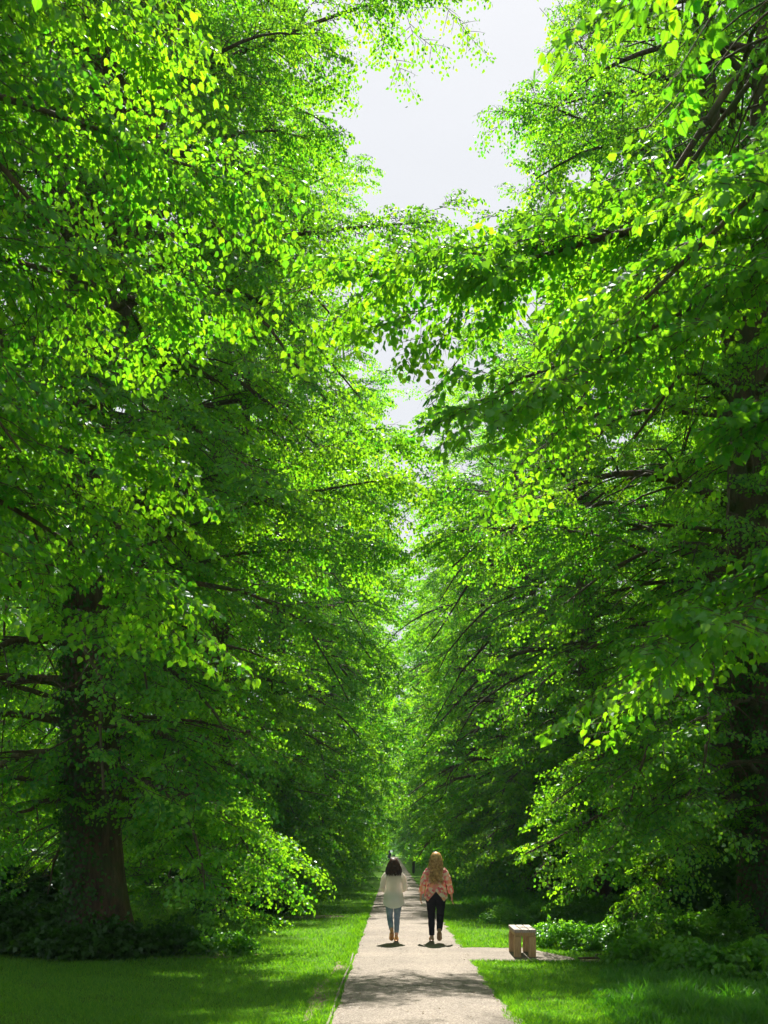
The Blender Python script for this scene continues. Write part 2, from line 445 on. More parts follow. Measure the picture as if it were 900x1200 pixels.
    tubes(wood, np.array([p[0] for p in prim]), np.array([p[1] * (1 - 0.86 * tt) + 0.003 for p in prim]), 6, 0)
    secP, secR = [], []
    oP, oD, oN, oS, oX, oT = [], [], [], [], [], []
    for (pl, rb, L, ex) in prim:
        ns = max(4, int(L * 2.6 * sec_den)) if not ex else max(5, int(L * 3.0))
        ltint = r.normal(tint_mu, 0.09)
        for j in range(ns + 1):
            if j == ns: t = 0.93
            else: t = 0.2 + 0.78 * (j + r.uniform(0, 0.8)) / ns
            i0 = min(int(t * (K - 1)), K - 2); fr = t * (K - 1) - i0
            p = pl[i0] * (1 - fr) + pl[i0 + 1] * fr
            tan = norm(pl[i0 + 1] - pl[i0])
            hd = norm(np.array([tan[0], tan[1], 0])); sd = np.array([-hd[1], hd[0], 0])
            s = 1 if j % 2 else -1
            an = s * r.uniform(0.5, 1.15) if j < ns else r.uniform(-0.2, 0.2)
            d = hd * math.cos(an) + sd * math.sin(an)
            el = tan[2] * 0.6 + r.uniform(-0.15, 0.35)
            l2 = (0.30 * (1 - t) + 0.13) * L * r.uniform(0.7, 1.2)
            l2 = min(max(l2, 0.55), 2.3 if not ex else 0.85)
            u = np.linspace(0, 1, 5)[:, None]
            q = p + d * l2 * u + UP * l2 * (el * u - r.uniform(0.25, 0.6) * droop * u ** 2)
            q += np.cumsum(r.normal(0, 0.02, (5, 3)), 0) * u
            secP.append(q); secR.append(max(0.006, rb * (1 - 0.86 * t) * 0.45))
            oP.append(p); oD.append(d * 0.7 + tan * 0.5 + UP * r.uniform(-0.5, 0.3)); oN.append(UP + r.normal(0, 0.3, 3)); oX.append(ex)
            oS.append(r.uniform(0.6, 0.95) * spray_scale); oT.append(ltint + r.normal(0, 0.08))
            nsp = max(2, int(l2 / 0.34))
            for k in range(nsp + 1):
                v = (k + 0.6) / (nsp + 0.6) if k < nsp else 0.97
                a0 = min(int(v * 4), 3); fv = v * 4 - a0
                pp = q[a0] * (1 - fv) + q[a0 + 1] * fv
                tn = norm(q[a0 + 1] - q[a0])
                an2 = (1 if k % 2 else -1) * r.uniform(0.3, 1.0) if k < nsp else r.uniform(-0.15, 0.15)
                h2 = norm(np.array([tn[0], tn[1], 0.0])); s2 = np.array([-h2[1], h2[0], 0])
                dd = h2 * math.cos(an2) + s2 * math.sin(an2) + UP * (tn[2] * 0.5 + r.uniform(-0.42, 0.12))
                nn = UP + r.normal(0, 0.22, 3)
                oP.append(pp); oD.append(dd); oN.append(nn); oX.append(ex)
                oS.append(r.uniform(0.7, 1.15) * spray_scale); oT.append(ltint + r.normal(0, 0.08))
    # little shoots from the stem and its burrs
    for i in range(suckers):
        z = r.uniform(0.1, 1) ** 1.3 * 9.0; az = r.uniform(0, 2 * PI)
        p = stem(z) + np.array([math.cos(az), math.sin(az), 0]) * r0 * (1 - z / H) ** 0.75 * 0.9
        dd = np.array([math.cos(az), math.sin(az), r.uniform(-0.2, 0.7)])
        oP.append(p); oD.append(dd); oN.append(UP + r.normal(0, 0.3, 3)); oX.append(False); oS.append(r.uniform(0.55, 0.95)); oT.append(r.normal(tint_mu, 0.1))
    oP, oD, oN, oS, oX, oT = map(np.array, (oP, oD, oN, oS, oX, oT))
    C = oP + 0.4 * norm(oD) * oS[:, None]
    keepm = C[:, 2] > 0.25
    W = C + loc
    jx = r.normal(0, 0.28, len(W))
    if clip is not None:
        keepm &= clip(W if world else C, jx) | oX
    if world:
        keepm &= np.linalg.norm(W - np.array([0, 0, CAM_Z]), axis=1) > 3.3
        keepm &= ~((np.abs(W[:, 0] - 0.34) < 1.35) & (W[:, 2] < 2.7))
        if sun_cut:
            gx, gy = sun_ground(W)
            keepm &= oX | ~(r.random(len(W)) < sun_open(gx, gy))
            keepm &= oX | ~(r.random(len(W)) < lit_open(W))
    secP = np.array(secP); secR = np.array(secR)
    sk = np.ones(len(secP), bool)
    off = C[:, :2] - np.array([stem(z)[:2] for z in C[:, 2]])
    fd = np.array(face); fd = fd / np.linalg.norm(fd)
    shell = (off @ fd > 0.42 * np.linalg.norm(off, axis=1)) & (np.linalg.norm(off, axis=1) > 0.5 * 5.6 * np.interp(C[:, 2] / H, [0, .6, .9, 1], [1, 1, .5, .2]))
    pc = shafts(W, sd, loc if world else None, opn(C))
    keepm &= oX | ~(r.random(len(W)) < np.where(shell, 0.22, 0.92) * pc)
    for (bx, by, bw, bz, bp, sl) in barez:            # stretch of stem that stays bare on the side of the path
        q = (np.abs(C[:, 0] - bx - sl * C[:, 1]) < bw) & (C[:, 1] < by) & (C[:, 2] < bz)
        keepm &= ~(q & (r.random(len(W)) < bp))
    if clip is not None:
        Ws = secP[:, 3] + (loc if world else 0)
        sk = clip(Ws, np.full(len(Ws), 0.15))
    if world and sun_cut: sk &= ~bare(secP[:, 2])
    u5 = np.linspace(0, 1, 5)
    tubes(wood, secP[sk], secR[sk][:, None] * (1 - 0.75 * u5)[None], 4, 0)
    ids = np.where(keepm)[0]
    if lodf is None:
        emit_sprays(crown, oP[ids], oD[ids], oN[ids], oS[ids], lod, leaf, keep, tbase=oT[ids], twigs=twigs)
    else:
        lv = lodf(W[ids])
        for l in (0, 1, 2):
            s = ids[lv == l]
            kk = keep if l < 2 else keep * 0.55
            emit_sprays(crown, oP[s], oD[s], oN[s], oS[s], l, leaf if l < 2 else leaf * 1.3, kk, tbase=oT[s], twigs=twigs)
    root = empty(name, tuple(loc)); print('TREE', seed, len(ids))
    link('trunk', wood.mesh('trunk'), [BARK], root)
    link('crown', crown.mesh('crown'), [LEAF, BARK], root)
    if ivy:
        zmax, cnt, az0, azw = ivy
        b = Buf()
        z = r.random(cnt) ** 1.5 * zmax; az = az0 + r.normal(0, azw, cnt)
        pts = np.array([stem(a) for a in z])
        rr = np.array([r0 * (1.0 + 0.55 * math.exp(-a / 0.42)) * (1 - a / H) ** 0.75 for a in z]) * 1.06 + r.exponential(0.06, cnt)
        o = np.stack([np.cos(az), np.sin(az), np.zeros(cnt)], 1)
        pos = pts + o * rr[:, None]
        add_leaves(b, pos, -UP + r.normal(0, 0.5, (cnt, 3)) + o * 0.3, o + r.normal(0, 0.35, (cnt, 3)), r.uniform(0.04, 0.08, cnt), 1, r.random(cnt))
        link('ivy', b.mesh('ivy'), [IVY], root)
    return root, int(keepm.sum())

# limits of the crowns over the path (metres): left trees stay left of xl, right trees right of xr
def left_clip(W, j):
    lim = np.interp(W[:, 2], [0, 1.0, 3.0, 6.0, 12.0, 13.5, 15.2, 17.0, 20.0, 24.0, 28.0], [-3.0, -2.4, -1.5, -0.5, -0.2, -0.2, -1.1, -0.7, -1.3, -2.0, -2.8])
    return W[:, 0] + j < lim
def right_clip(W, j):
    lim = np.interp(W[:, 2], [0, 1.0, 3.0, 6.0, 11.0, 12.5, 14.0, 16.0, 20.0, 24.0, 28.0], [3.4, 2.3, 1.5, 0.8, 1.4, 2.2, 2.9, 2.9, 3.6, 4.4, 5.0])
    return W[:, 0] + j > lim

def in_view_lod(W):
    d = np.maximum(W[:, 1], 0.1)
    u = 460 + 1200 * W[:, 0] / d; v = 996 - 1200 * (W[:, 2] - CAM_Z) / d
    ins = (W[:, 1] > 1.5) & (u > -170) & (u < 1070) & (v > -200) & (v < 1300)
    return np.where(ins & (d < 15), 0, np.where(ins, 1, 2))

import time
T0 = time.time()
counts = {}
# nearest pair, trunks outside the frame, boughs reaching in
def clipC(W, j):
    lim = np.interp(W[:, 1], [0, 7, 8.5, 9.5, 10.3, 11.5, 12.5], [-3.0, -2.7, -2.1, -2.0, -2.3, -3.2, -4.5])
    low = np.interp(W[:, 1], [4, 8, 9.6, 12, 14], [3.6, 3.4, 3.3, 4.0, 4.0])
    return (W[:, 0] + j < lim) & (W[:, 2] > low + j)
def clipD(W, j):
    low = np.interp(W[:, 1], [3, 4.5, 8, 11, 14], [3.4, 3.6, 4.4, 5.8, 6.4])
    lowx = np.interp(W[:, 0], [0.8, 2.0, 3.0, 6.0], [1.2, 0.4, 0.0, 0.0])
    lim = np.interp(W[:, 1], [3, 5, 9, 13], [0.95, 1.1, 0.95, 1.6])
    lim = np.maximum(lim, np.interp(W[:, 2], [7.6, 8.4, 9.5, 12], [0.9, 1.6, 2.1, 2.6]))
    return (W[:, 0] + j * 0.6 > lim) & (W[:, 2] > low + lowx + j * 0.6)

C_, n = build_tree('lime_tree', (-5.5, 6.8, 0), 3, H=26, r0=0.5, n_prim=115, low=3.8,
    radius=lambda az, z: 4.3 + 0.6 * max(0, math.sin(az)), clip=clipC, lodf=in_view_lod, leaf=0.063, leaders=[(9, -1.2, 1.0, 24)],
    extra=[(7.0, (-1.8, 9.6, 8.1), 0.4), (6.0, (-2.1, 9.7, 6.9), 0.3), (4.6, (-2.25, 9.6, 4.4), 0.6), (5.0, (-2.5, 9.8, 5.5), 0.4), (8.0, (-2.3, 9.5, 9.4), 0.3)])
counts['C'] = n
tag(C_, 'nearest lime tree on the left, only its sunlit outer boughs hang into view', 'tree', 'lime trees lining the path')
D_, n = build_tree('lime_tree', (7.1, 8.0, 0), 5, H=26, r0=0.5, n_prim=84, low=4.2, face=(-0.6, -0.8),
    radius=lambda az, z: 5.8 + 0.6 * max(0, -math.cos(az)), clip=clipD, lodf=in_view_lod, leaf=0.068, leaders=[(8, -1.4, -0.5, 24)],
    extra=[(7.5, (-0.4, 10.2, 7.5), 0.15), (8, (0.7, 10.0, 7.2), 0.2),
           (7.0, (1.3, 8.8, 5.6), 0.8), (5.0, (2.05, 7.5, 3.25), 0.7), (5.4, (2.9, 7.3, 3.9), 0.6)])
counts['D'] = n
tag(D_, 'nearest lime tree on the right, its blurred shaded leaves hanging in the upper corner', 'tree', 'lime trees lining the path')
# the first pair with trunks in view
A_, n = build_tree('lime_tree', (-5.15, 17.9, 0), 21, H=28, r0=0.50, n_prim=130, low=2.2, radius=lambda az, z: 6.0 + 0.6 * max(0, math.cos(az)) - 1.5 * max(0, -math.sin(az)),
    clip=left_clip, lod=1, leaf=0.061, barez=[(0.1, -0.3, 0.5, 2.9, 0.7, -0.29)], opn=lambda C: np.where((C[:, 2] > 7) & (C[:, 0] < 3.0), -0.45, 0.15), leaders=[(8.5, 2.4, -0.3, 25), (7.5, 1.0, 0.6, 24), (9.5, -1.5, 0.4, 24)], ivy=(6.5, 3800, -2.3, 0.6), suckers=120,
    extra=[(11.5, (0.9, 17.6, 12.6), 0.5), (6.5, (0.15, 18.0, 8.3), 0.5), (6.0, (-0.3, 18.8, 7.2), 0.5), (7.5, (0.2, 19.6, 9.6), 0.4), (14.5, (0.8, 18.0, 17.0), 0.3),  (4, (-2.1, 17.2, 1.3), 1.0), (3.2, (-2.9, 16.7, 0.9), 0.9), (3.6, (-2.2, 18.6, 1.6), 1.0), (4.2, (-10.5, 17.0, 4.6), 0.5)])  # mid-height limbs out over the path are added to shade it
counts['A'] = n
tag(A_, 'large lime tree with thick ivy-covered trunk standing on the left lawn', 'tree', 'lime trees lining the path')
B_, n = build_tree('lime_tree', (7.2, 19.6, 0), 34, H=28, r0=0.5, n_prim=130, low=2.2, radius=lambda az, z: 6.0 + 0.5 * max(0, -math.cos(az)) - 1.3 * max(0, -math.sin(az)),
    clip=right_clip, lod=1, leaf=0.061, face=(-0.6, -0.8), barez=[(-0.1, -0.3, 0.8, 6.5, 0.88, 0.37)], opn=lambda C: np.where(C[:, 0] < -2.0, 0.42, -0.05), leaders=[(9, -1.8, -0.3, 25), (8, 1.5, 0.4, 24)], ivy=(6.5, 3200, -2.2, 0.7), suckers=140,
    extra=[(7.0, (0.9, 19.4, 8.6), 0.5), (6.6, (1.2, 18.2, 7.6), 0.5), (4.6, (2.9, 18.6, 2.6), 1.1), (3.6, (3.6, 18.0, 1.5), 1.0), (3.0, (4.6, 18.2, 0.9), 0.7), (13.5, (2.5, 19.6, 16.2), 0.4), (11.5, (2.3, 19.0, 13.4), 0.4)])  # first two limbs added to cast shade on the near path
counts['B'] = n
tag(B_, 'large lime tree with thick dark trunk at the right edge behind the tall grass', 'tree', 'lime trees lining the path')
A2, n = build_tree('lime_tree', (-5.0, 30.0, 0), 41, H=28, r0=0.45, n_prim=112, low=2.2, radius=lambda az, z: 5.9, clip=left_clip, lod=1, leaf=0.074,
    keep=0.85, leaders=[(9, 1.6, 0.2, 25)], suckers=60,
    extra=[(4.5, (-2.6, 29.0, 1.3), 1.2), (4.2, (-2.9, 27.6, 1.1), 1.1), (4.8, (-2.5, 31.2, 1.6), 1.2), (4.2, (-3.2, 26.8, 1.1), 1.0), (5.0, (-2.5, 28.4, 2.2), 1.0)])
counts['A2'] = n
tag(A2, 'lime tree directly behind the ivy-covered one, its boughs sweeping down to the sunlit lawn', 'tree', 'lime trees lining the path')
B2, n = build_tree('lime_tree', (6.25, 31.0, 0), 52, H=28, r0=0.33, n_prim=112, low=2.6, radius=lambda az, z: 5.9, clip=right_clip, lod=1, leaf=0.074, face=(-0.6, -0.8), opn=lambda C: np.where(C[:, 0] < -2.0, 0.42, -0.05),
    keep=0.85, leaders=[(9, -1.4, 0.2, 25)], suckers=60,
    extra=[(4.5, (2.3, 30.0, 1.3), 1.2), (4.0, (3.3, 29.2, 1.0), 1.1), (4.8, (1.5, 31.5, 1.9), 1.2), (4.4, (1.9, 32.5, 1.5), 1.2), (4.2, (4.4, 28.2, 1.1), 1.0), (5.2, (2.6, 30.6, 2.4), 1.0), (4.5, (3.0, 27.5, 2.0), 1.0)])
counts['B2'] = n
tag(B2, 'lime tree whose slim dark trunk stands behind the wooden bench and brambles', 'tree', 'lime trees lining the path')

# prototypes for the rest: local coordinates, +x is the side of the path
def proto_clip(W, j): 
    lim = np.interp(W[:, 2], [0, 1, 3, 6, 9, 18.5, 22, 28], [2.9, 3.4, 4.4, 5.3, 5.7, 5.7, 4.4, 3.6])
    return W[:, 0] + j * 1.3 < lim
def far_clip(W, j):
    lim = np.interp(W[:, 2], [0, 1, 3, 6, 26, 28], [2.9, 3.4, 4.6, 6.0, 6.0, 5.0])
    return W[:, 0] + j * 1.3 < lim
def far_clip_right(W, j):
    return far_clip(W - np.array([0.8, 0, 0]), j)
def proto_clip_right(W, j):
    return proto_clip(W - np.array([0.95, 0, 0]) * np.clip((22 - W[:, 2:3]) / 3.5, 0, 1), j)
def proto(seed, keep, leaf, lod, n_prim, dens, right=False, far=False):
    return build_tree('lime_tree', (0, 0, 0), seed, H=27.5, r0=0.42, n_prim=n_prim, low=2.2, radius=lambda az, z: 6.9, clip=(far_clip_right if far else proto_clip_right) if right else (far_clip if far else proto_clip), sd=SUN_DIR * np.array([-1, -1, 1]) if right else SUN_DIR, face=(0.6, 0.8) if right else (0.6, -0.8), opn=lambda C: 0.60 if right else 0.40, lod=lod, leaf=leaf,
                      keep=keep, world=False, sun_cut=False, extra=[(4.6, (2.2, -2.2, 1.3), 1.2), (4.8, (2.4, 1.0, 1.3), 1.2), (4.4, (2.3, 3.4, 1.2), 1.1), (4.4, (2.2, -4.2, 1.2), 1.1), (5.4, (3.2, -0.6, 2.2), 1.1)], leaders=[(9, 1.3, 0.3, 24)], sec_den=dens, twigs=lod < 2, trunk_sides=12)
M1, n1 = proto(61, 0.78, 0.092, 2, 104, 0.95)
M2, n2 = proto(62, 0.78, 0.092, 2, 104, 0.95, True)
F1, n3 = proto(63, 0.38, 0.145, 2, 90, 0.85, far=True)
F2, n4 = proto(64, 0.38, 0.145, 2, 90, 0.85, True, True)
counts['M'] = (n1, n2, n3, n4)
used = set()
def copy_tree(src, loc, rz, s, label, group='lime trees lining the path', name=None):
    if src.name not in used:
        used.add(src.name); o = src
    else:
        o = src.copy(); COL.objects.link(o)
        for ch in list(src.children):
            c = ch.copy(); COL.objects.link(c); c.parent = o
    o.location = loc; o.rotation_euler = (0, 0, rz); o.scale = (s, s, s)
    if name: o.name = name
    tag(o, label, 'tree', group)
    return o
rr = random.Random(5)
ordinal = {2: 'third', 3: 'fourth', 4: 'fifth'}
for side in (-1, 1):
    y = 42.0 if side < 0 else 43.0
    for k in range(2, 19):
        src = (M1, M2)[side > 0] if y < 64 else (F1, F2)[side > 0]
        x = (-5.1 if side < 0 else 6.2) + rr.uniform(-0.3, 0.3)
        rz = (0 if side < 0 else PI) + rr.uniform(-0.3, 0.3)
        wd = 'left' if side < 0 else 'right'
        if k in ordinal:
            lab = f'{ordinal[k]} visible lime tree trunk from the front in the {wd} row along the path'
        else:
            lab = f'far lime tree in the hazy distant part of the {wd} row beyond the fifth tree'
        copy_tree(src, (x, y, 0), rz, rr.uniform(0.93, 1.07), lab, f'lime trees of the {wd} row' if k > 4 else 'lime trees lining the path')
        y += 12.2 + rr.uniform(-0.8, 0.8)
# park trees outside the avenue and at its far end
for i, (x, y, s) in enumerate([(-15, 31, .75), (-13, 47, .8), (-17, 40, .8), (-20, 58, .95), (-14.5, 72, .8), (-30, 66, 1.0), (-24, 92, .95), (-42, 95, 1.05)]):
    copy_tree((F1, F2)[i % 2] if y > 50 else M1, (x, y, 0), rr.uniform(0, 6.28), s, 'park tree standing in the open meadow behind the left row', 'park trees behind the left row', 'park_tree')
for i, (x, y, s) in enumerate([(13.5, 23, .8), (14, 35, .85), (13.5, 46, .9), (16, 29, .85), (15, 40, .9), (19, 34, .95), (16.5, 52, .95), (25, 45, 1.0), (15.5, 66, .9), (24, 62, 1.0), (16, 82, .95), (27, 84, 1.05)]):
    copy_tree(M2 if y < 50 else (F1, F2)[i % 2], (x, y, 0), rr.uniform(0, 6.28), s, 'woodland tree in the shady wood behind the right row', 'woodland trees behind the right row', 'woodland_tree')
for i, (x, y, s) in enumerate([(-6, 262, .8), (0.3, 285, .75), (5, 268, .85), (-14, 275, .9), (13, 280, .9)]):
    copy_tree((F1, F2)[i % 2], (x, y, 0), rr.uniform(0, 6.28), s, 'bluish hazy tree closing the far end of the path', 'trees closing the far end of the path', 'distant_tree')
print('TREES', round(time.time() - T0, 1), counts)

# ------------------------------------------------------------------ ground
def grid_sheet(name, xs, ys, zf, mat, kind='structure', col=None):
    X, Y = np.meshgrid(xs, ys); Z = zf(X, Y)
    idx = np.arange(X.size).reshape(X.shape)
    f = np.stack([idx[:-1, :-1], idx[:-1, 1:], idx[1:, 1:], idx[1:, :-1]], -1).reshape(-1, 4)
    b = Buf(); b.add(np.stack([X, Y, Z], -1).reshape(-1, 3), f, smooth=True)
    o = link(name, b.mesh(name), [mat]); tag(o, kind=kind)
    return o
def gz(x, y):
    """gentle unevenness of the lawn, flat at the path"""
    a = np.clip((np.abs(x - 0.34) - 1.25) / 2.0, 0, 1)
    a = a * np.clip(np.maximum(np.abs(x - 2.4) - 1.2, np.abs(y - 17.5) - 2.0), 0, 1)
    return a * (0.035 * np.sin(x * 0.9 + 0.5 * np.sin(y * 0.4)) * np.cos(y * 0.55) + 0.03 * np.sin(x * 0.31 + y * 0.23)) - 0.012
GROUND = ground_material()
xs = np.concatenate([[-900, -300, -120, -60, -40], np.arange(-30, 30.1, 0.5), [40, 60, 120, 300, 900]])
ys = np.concatenate([[-60, -30, -10], np.arange(0, 60.1, 0.6), np.arange(62, 130, 3), [140, 180, 240, 320, 500, 900]])
grid_sheet('ground', xs, ys, gz, GROUND)
# path with ragged edges, a straight strip that fades into the distance
PATHM = path_material()
def edge_noise(y, s): return 0.035 * np.sin(y * 2.1 + s) + 0.025 * np.sin(y * 5.3 + 2 * s) + 0.015 * np.sin(y * 13.1 + s * 3)
ys = np.concatenate([np.arange(-8, 50, 0.12), np.arange(50, 140, 1.0), np.arange(142, 262, 6.0)])
b = Buf()
L_ = PATH_L + edge_noise(ys, 1.0) * 0.3; R_ = PATH_R + edge_noise(ys, 4.0)
tt = np.linspace(0, 1, 7)
X = L_[:, None] * (1 - tt) + R_[:, None] * tt; Y = np.repeat(ys[:, None], 7, 1)
Z = 0.004 + 0.018 * (1 - (2 * tt - 1) ** 2)[None] + np.zeros_like(X)
idx = np.arange(X.size).reshape(X.shape)
b.add(np.stack([X, Y, Z], -1).reshape(-1, 3), np.stack([idx[:-1, :-1], idx[:-1, 1:], idx[1:, 1:], idx[1:, :-1]], -1).reshape(-1, 4), smooth=True)
tag(link('path', b.mesh('path'), [PATHM]), kind='structure')
# side spur with the bench
b = Buf()
xs2 = np.linspace(1.18, 2.98, 40)
near = 16.35 + 0.25 * np.exp(-(xs2 - 1.2) / 0.15) * -1 + 0.05 * np.sin(xs2 * 9)
far = 18.75 - 0.05 * np.sin(xs2 * 7) + 0.35 * np.exp(-(xs2 - 1.2) / 0.12) - np.clip(xs2 - 2.35, 0, 9) * 2.6
tt = np.linspace(0, 1, 12)
X = np.repeat(xs2[:, None], 12, 1); Y = near[:, None] * (1 - tt) + far[:, None] * tt; Z = np.full_like(X, -0.005)
idx = np.arange(X.size).reshape(X.shape)
b.add(np.stack([X, Y, Z], -1).reshape(-1, 3), np.stack([idx[:-1, :-1], idx[1:, :-1], idx[1:, 1:], idx[:-1, 1:]], -1).reshape(-1, 4))
tag(link('path_spur', b.mesh('path_spur'), [PATHM]), kind='structure')
# worn soil strip along the left edge and the thin edging board
SOIL = simple_mat('bare_soil', (0.10, 0.07, 0.045), (0.22, 0.165, 0.11), 12, 0.95, bs=0.6, bd=0.02)
def soil_patch(name, cx, cy, rx, ry, z, seed):
    r = np.random.default_rng(seed); n = 40; th = np.linspace(0, 2 * PI, n, endpoint=False)
    k = 1 + 0.22 * np.sin(th * 3 + seed) + 0.14 * np.sin(th * 7 + seed * 2) + r.normal(0, 0.05, n)
    v = np.stack([cx + rx * k * np.cos(th), cy + ry * k * np.sin(th), np.full(n, 0.0)], 1)
    v = np.concatenate([[[cx, cy, 0]], v]); v[:, 2] = gz(v[:, 0], v[:, 1]) + z
    f = np.stack([np.zeros(n, int), 1 + np.arange(n), 1 + (np.arange(n) + 1) % n], 1)
    bb = Buf(); bb.add(v, f); tag(link(name, bb.mesh(name), [SOIL]), kind='structure')
soil_patch('soil', -0.86, 12.6, 0.16, 1.5, 0.010, 1)
soil_patch('soil', -0.80, 15.6, 0.10, 0.8, 0.010, 2)
soil_patch('soil', 3.35, 16.6, 0.35, 0.32, 0.012, 3)
soil_patch('soil', 4.0, 17.2, 0.5, 0.25, 0.012, 4)
soil_patch('soil', -3.4, 17.0, 1.1, 0.35, 0.012, 5)
soil_patch('soil', -2.2, 27.3, 0.9, 0.5, 0.012, 6)
WOODE = simple_mat('pale_edging_wood', (0.12, 0.10, 0.075), (0.20, 0.17, 0.13), 6, 0.85, (1, 8, 1))
ye = np.arange(8.0, 18.0, 0.25)
xe = PATH_L - 0.05 + 0.008 * np.sin(ye * 1.3)
top = 0.012 + 0.004 * np.sin(ye * 2.7)
v = []
for k in range(len(ye)):
    v += [(xe[k] - 0.011, ye[k], -0.06), (xe[k] - 0.011, ye[k], top[k]), (xe[k] + 0.011, ye[k], top[k]), (xe[k] + 0.011, ye[k], -0.06)]
idx = np.arange(len(ye) * 4).reshape(-1, 4)
f = np.concatenate([np.stack([idx[:-1, a], idx[1:, a], idx[1:, (a + 1) % 4], idx[:-1, (a + 1) % 4]], 1) for a in range(3)])
b = Buf(); b.add(v, f)
tag(link('path_edging', b.mesh('path_edging'), [WOODE]), kind='structure')

# ------------------------------------------------------------------ grass
def blades(name, x, y, h, lean, width, mat, segs, label, tintmu=0.5, cl=None):
    n = len(x); z = gz(x, y)
    az = RNG.uniform(0, 2 * PI, n); fa = RNG.uniform(0, 2 * PI, n)
    d = np.stack([np.cos(az), np.sin(az), np.zeros(n)], 1); w = np.stack([np.cos(fa), np.sin(fa), np.zeros(n)], 1)
    base = np.stack([x, y, z - 0.005], 1)
    tint = np.clip(RNG.normal(tintmu, 0.22, n), 0, 1)
    b = Buf()
    if segs == 1:
        tip = base + d * (lean * h)[:, None] + UP * h[:, None]
        V = np.stack([base - w * width[:, None] / 2, base + w * width[:, None] / 2, tip], 1)
        F = np.arange(3 * n).reshape(n, 3)
        b.add(V.reshape(-1, 3), F, tint=tint)
    else:
        mid = base + d * (lean * h * 0.3)[:, None] + UP * (h * 0.6)[:, None]
        tip = base + d * (lean * h)[:, None] + UP * h[:, None] * 0.98
        V = np.stack([base - w * width[:, None] / 2, base + w * width[:, None] / 2, mid + w * width[:, None] * 0.38, mid - w * width[:, None] * 0.38, tip], 1)
        i = np.arange(n)[:, None] * 5
        b.add(V.reshape(-1, 3), i + np.array([[0, 1, 2, 3]]), tint=tint)
        b.add(np.zeros((0, 3)), i - b.n + np.array([[3, 2, 4]]), tint=tint)
    o = link(name, b.mesh(name), [mat]); tag(o, label, 'grass', kind='stuff')
    return o

def path_free(x, y, m=0.0):
    on = (x > PATH_L - 0.02 + m) & (x < PATH_R - 0.03 - m)
    sp = (x > 1.1) & (x < 2.96) & (y > 16.33) & (y < 18.75 - np.clip(x - 2.35, 0, 9) * 2.6)
    return ~(on | sp)
def scatter(n, x0f, x1f, y0, y1, p=2.0):
    """points between two sight lines, denser near the camera"""
    u = RNG.random(n); y = (y0 ** (1 - p) + u * (y1 ** (1 - p) - y0 ** (1 - p))) ** (1 / (1 - p)) if p != 1 else y0 * (y1 / y0) ** u
    x = x0f(y) + RNG.random(n) * (x1f(y) - x0f(y))
    return x, y
n = 330000
x, y = scatter(n, lambda y: -0.44 * y - 1.0, lambda y: 0.42 * y + 1.0, 8.5, 45, 1.6)
m = path_free(x, y) & (RNG.random(n) < np.where(hash_noise(x * 0.8, y * 0.8) > -0.65, 1, 0.35))
x, y = x[m], y[m]
h = RNG.uniform(0.025, 0.06, len(x)) * (1 + 0.35 * hash_noise(x, y)) * np.clip(0.8 + y / 40, 1, 1.6)
blades('lawn_grass', x, y, h, RNG.uniform(0.2, 1.1, len(x)), 0.007 + 0.0004 * y + RNG.uniform(0, 0.004, len(x)), BLADE, 1, 'short mown grass of the lawn on both sides of the path')
# tall rough grass at the right
n = 120000
x, y = scatter(n, lambda y: np.interp(y, [8, 12, 14.5, 16.5, 18, 20, 24, 28, 60], [2.2, 2.3, 2.9, 3.6, 4.9, 4.2, 2.9, 2.2, 2.2]), lambda y: 0.40 * y + 2.0, 9.0, 60, 1.5)
m = (x > 2.0)
x, y = x[m], y[m]
e = np.interp(y, [8, 12, 14.5, 16.5, 18, 20, 24, 28, 60], [2.2, 2.3, 2.9, 3.6, 4.9, 4.2, 2.9, 2.2, 2.2])
cl = 0.7 + 0.5 * hash_noise(x * 2.1, y * 1.7)
h = RNG.uniform(0.10, 0.32, len(x)) * np.clip(cl, 0.3, 1.2) * np.clip(0.35 + (x - e) / 1.0, 0.35, 1)
blades('tall_grass', x, y, h, RNG.uniform(0.1, 0.9, len(x)), 0.009 + 0.0005 * y + RNG.uniform(0, 0.005, len(x)), TALLBLADE, 2, 'tall rough shaded grass under the right row of trees', 0.45)
n = 22000      # a little longer fringe against the path edges
s = RNG.random(n) < 0.5; y = RNG.uniform(9, 36, n) ** 1.0
x = np.where(s, PATH_L - 0.09 - RNG.exponential(0.05, n), PATH_R - 0.02 + RNG.exponential(0.05, n)) + edge_noise(y, 1.0) * 1.5 + 0.03 * np.sin(y * 3.3)
xsp = RNG.uniform(1.25, 3.0, 2500); ysp = np.where(RNG.random(2500) < 0.5, 16.33 + 0.05 * np.sin(xsp * 9) - RNG.exponential(0.04, 2500) + 0.05, 18.72 - np.clip(xsp - 2.35, 0, 9) * 2.6 + RNG.exponential(0.05, 2500) - 0.05 * np.sin(xsp * 7))
m = path_free(x, y, 0.06) ; x = np.concatenate([x[m], xsp]); y = np.concatenate([y[m], ysp])
blades('edge_grass', x, y, RNG.uniform(0.02, 0.075, len(x)), RNG.uniform(0.2, 1.2, len(x)), RNG.uniform(0.009, 0.016, len(x)), BLADE, 1, 'longer grass fringe growing over the path edges', 0.55)

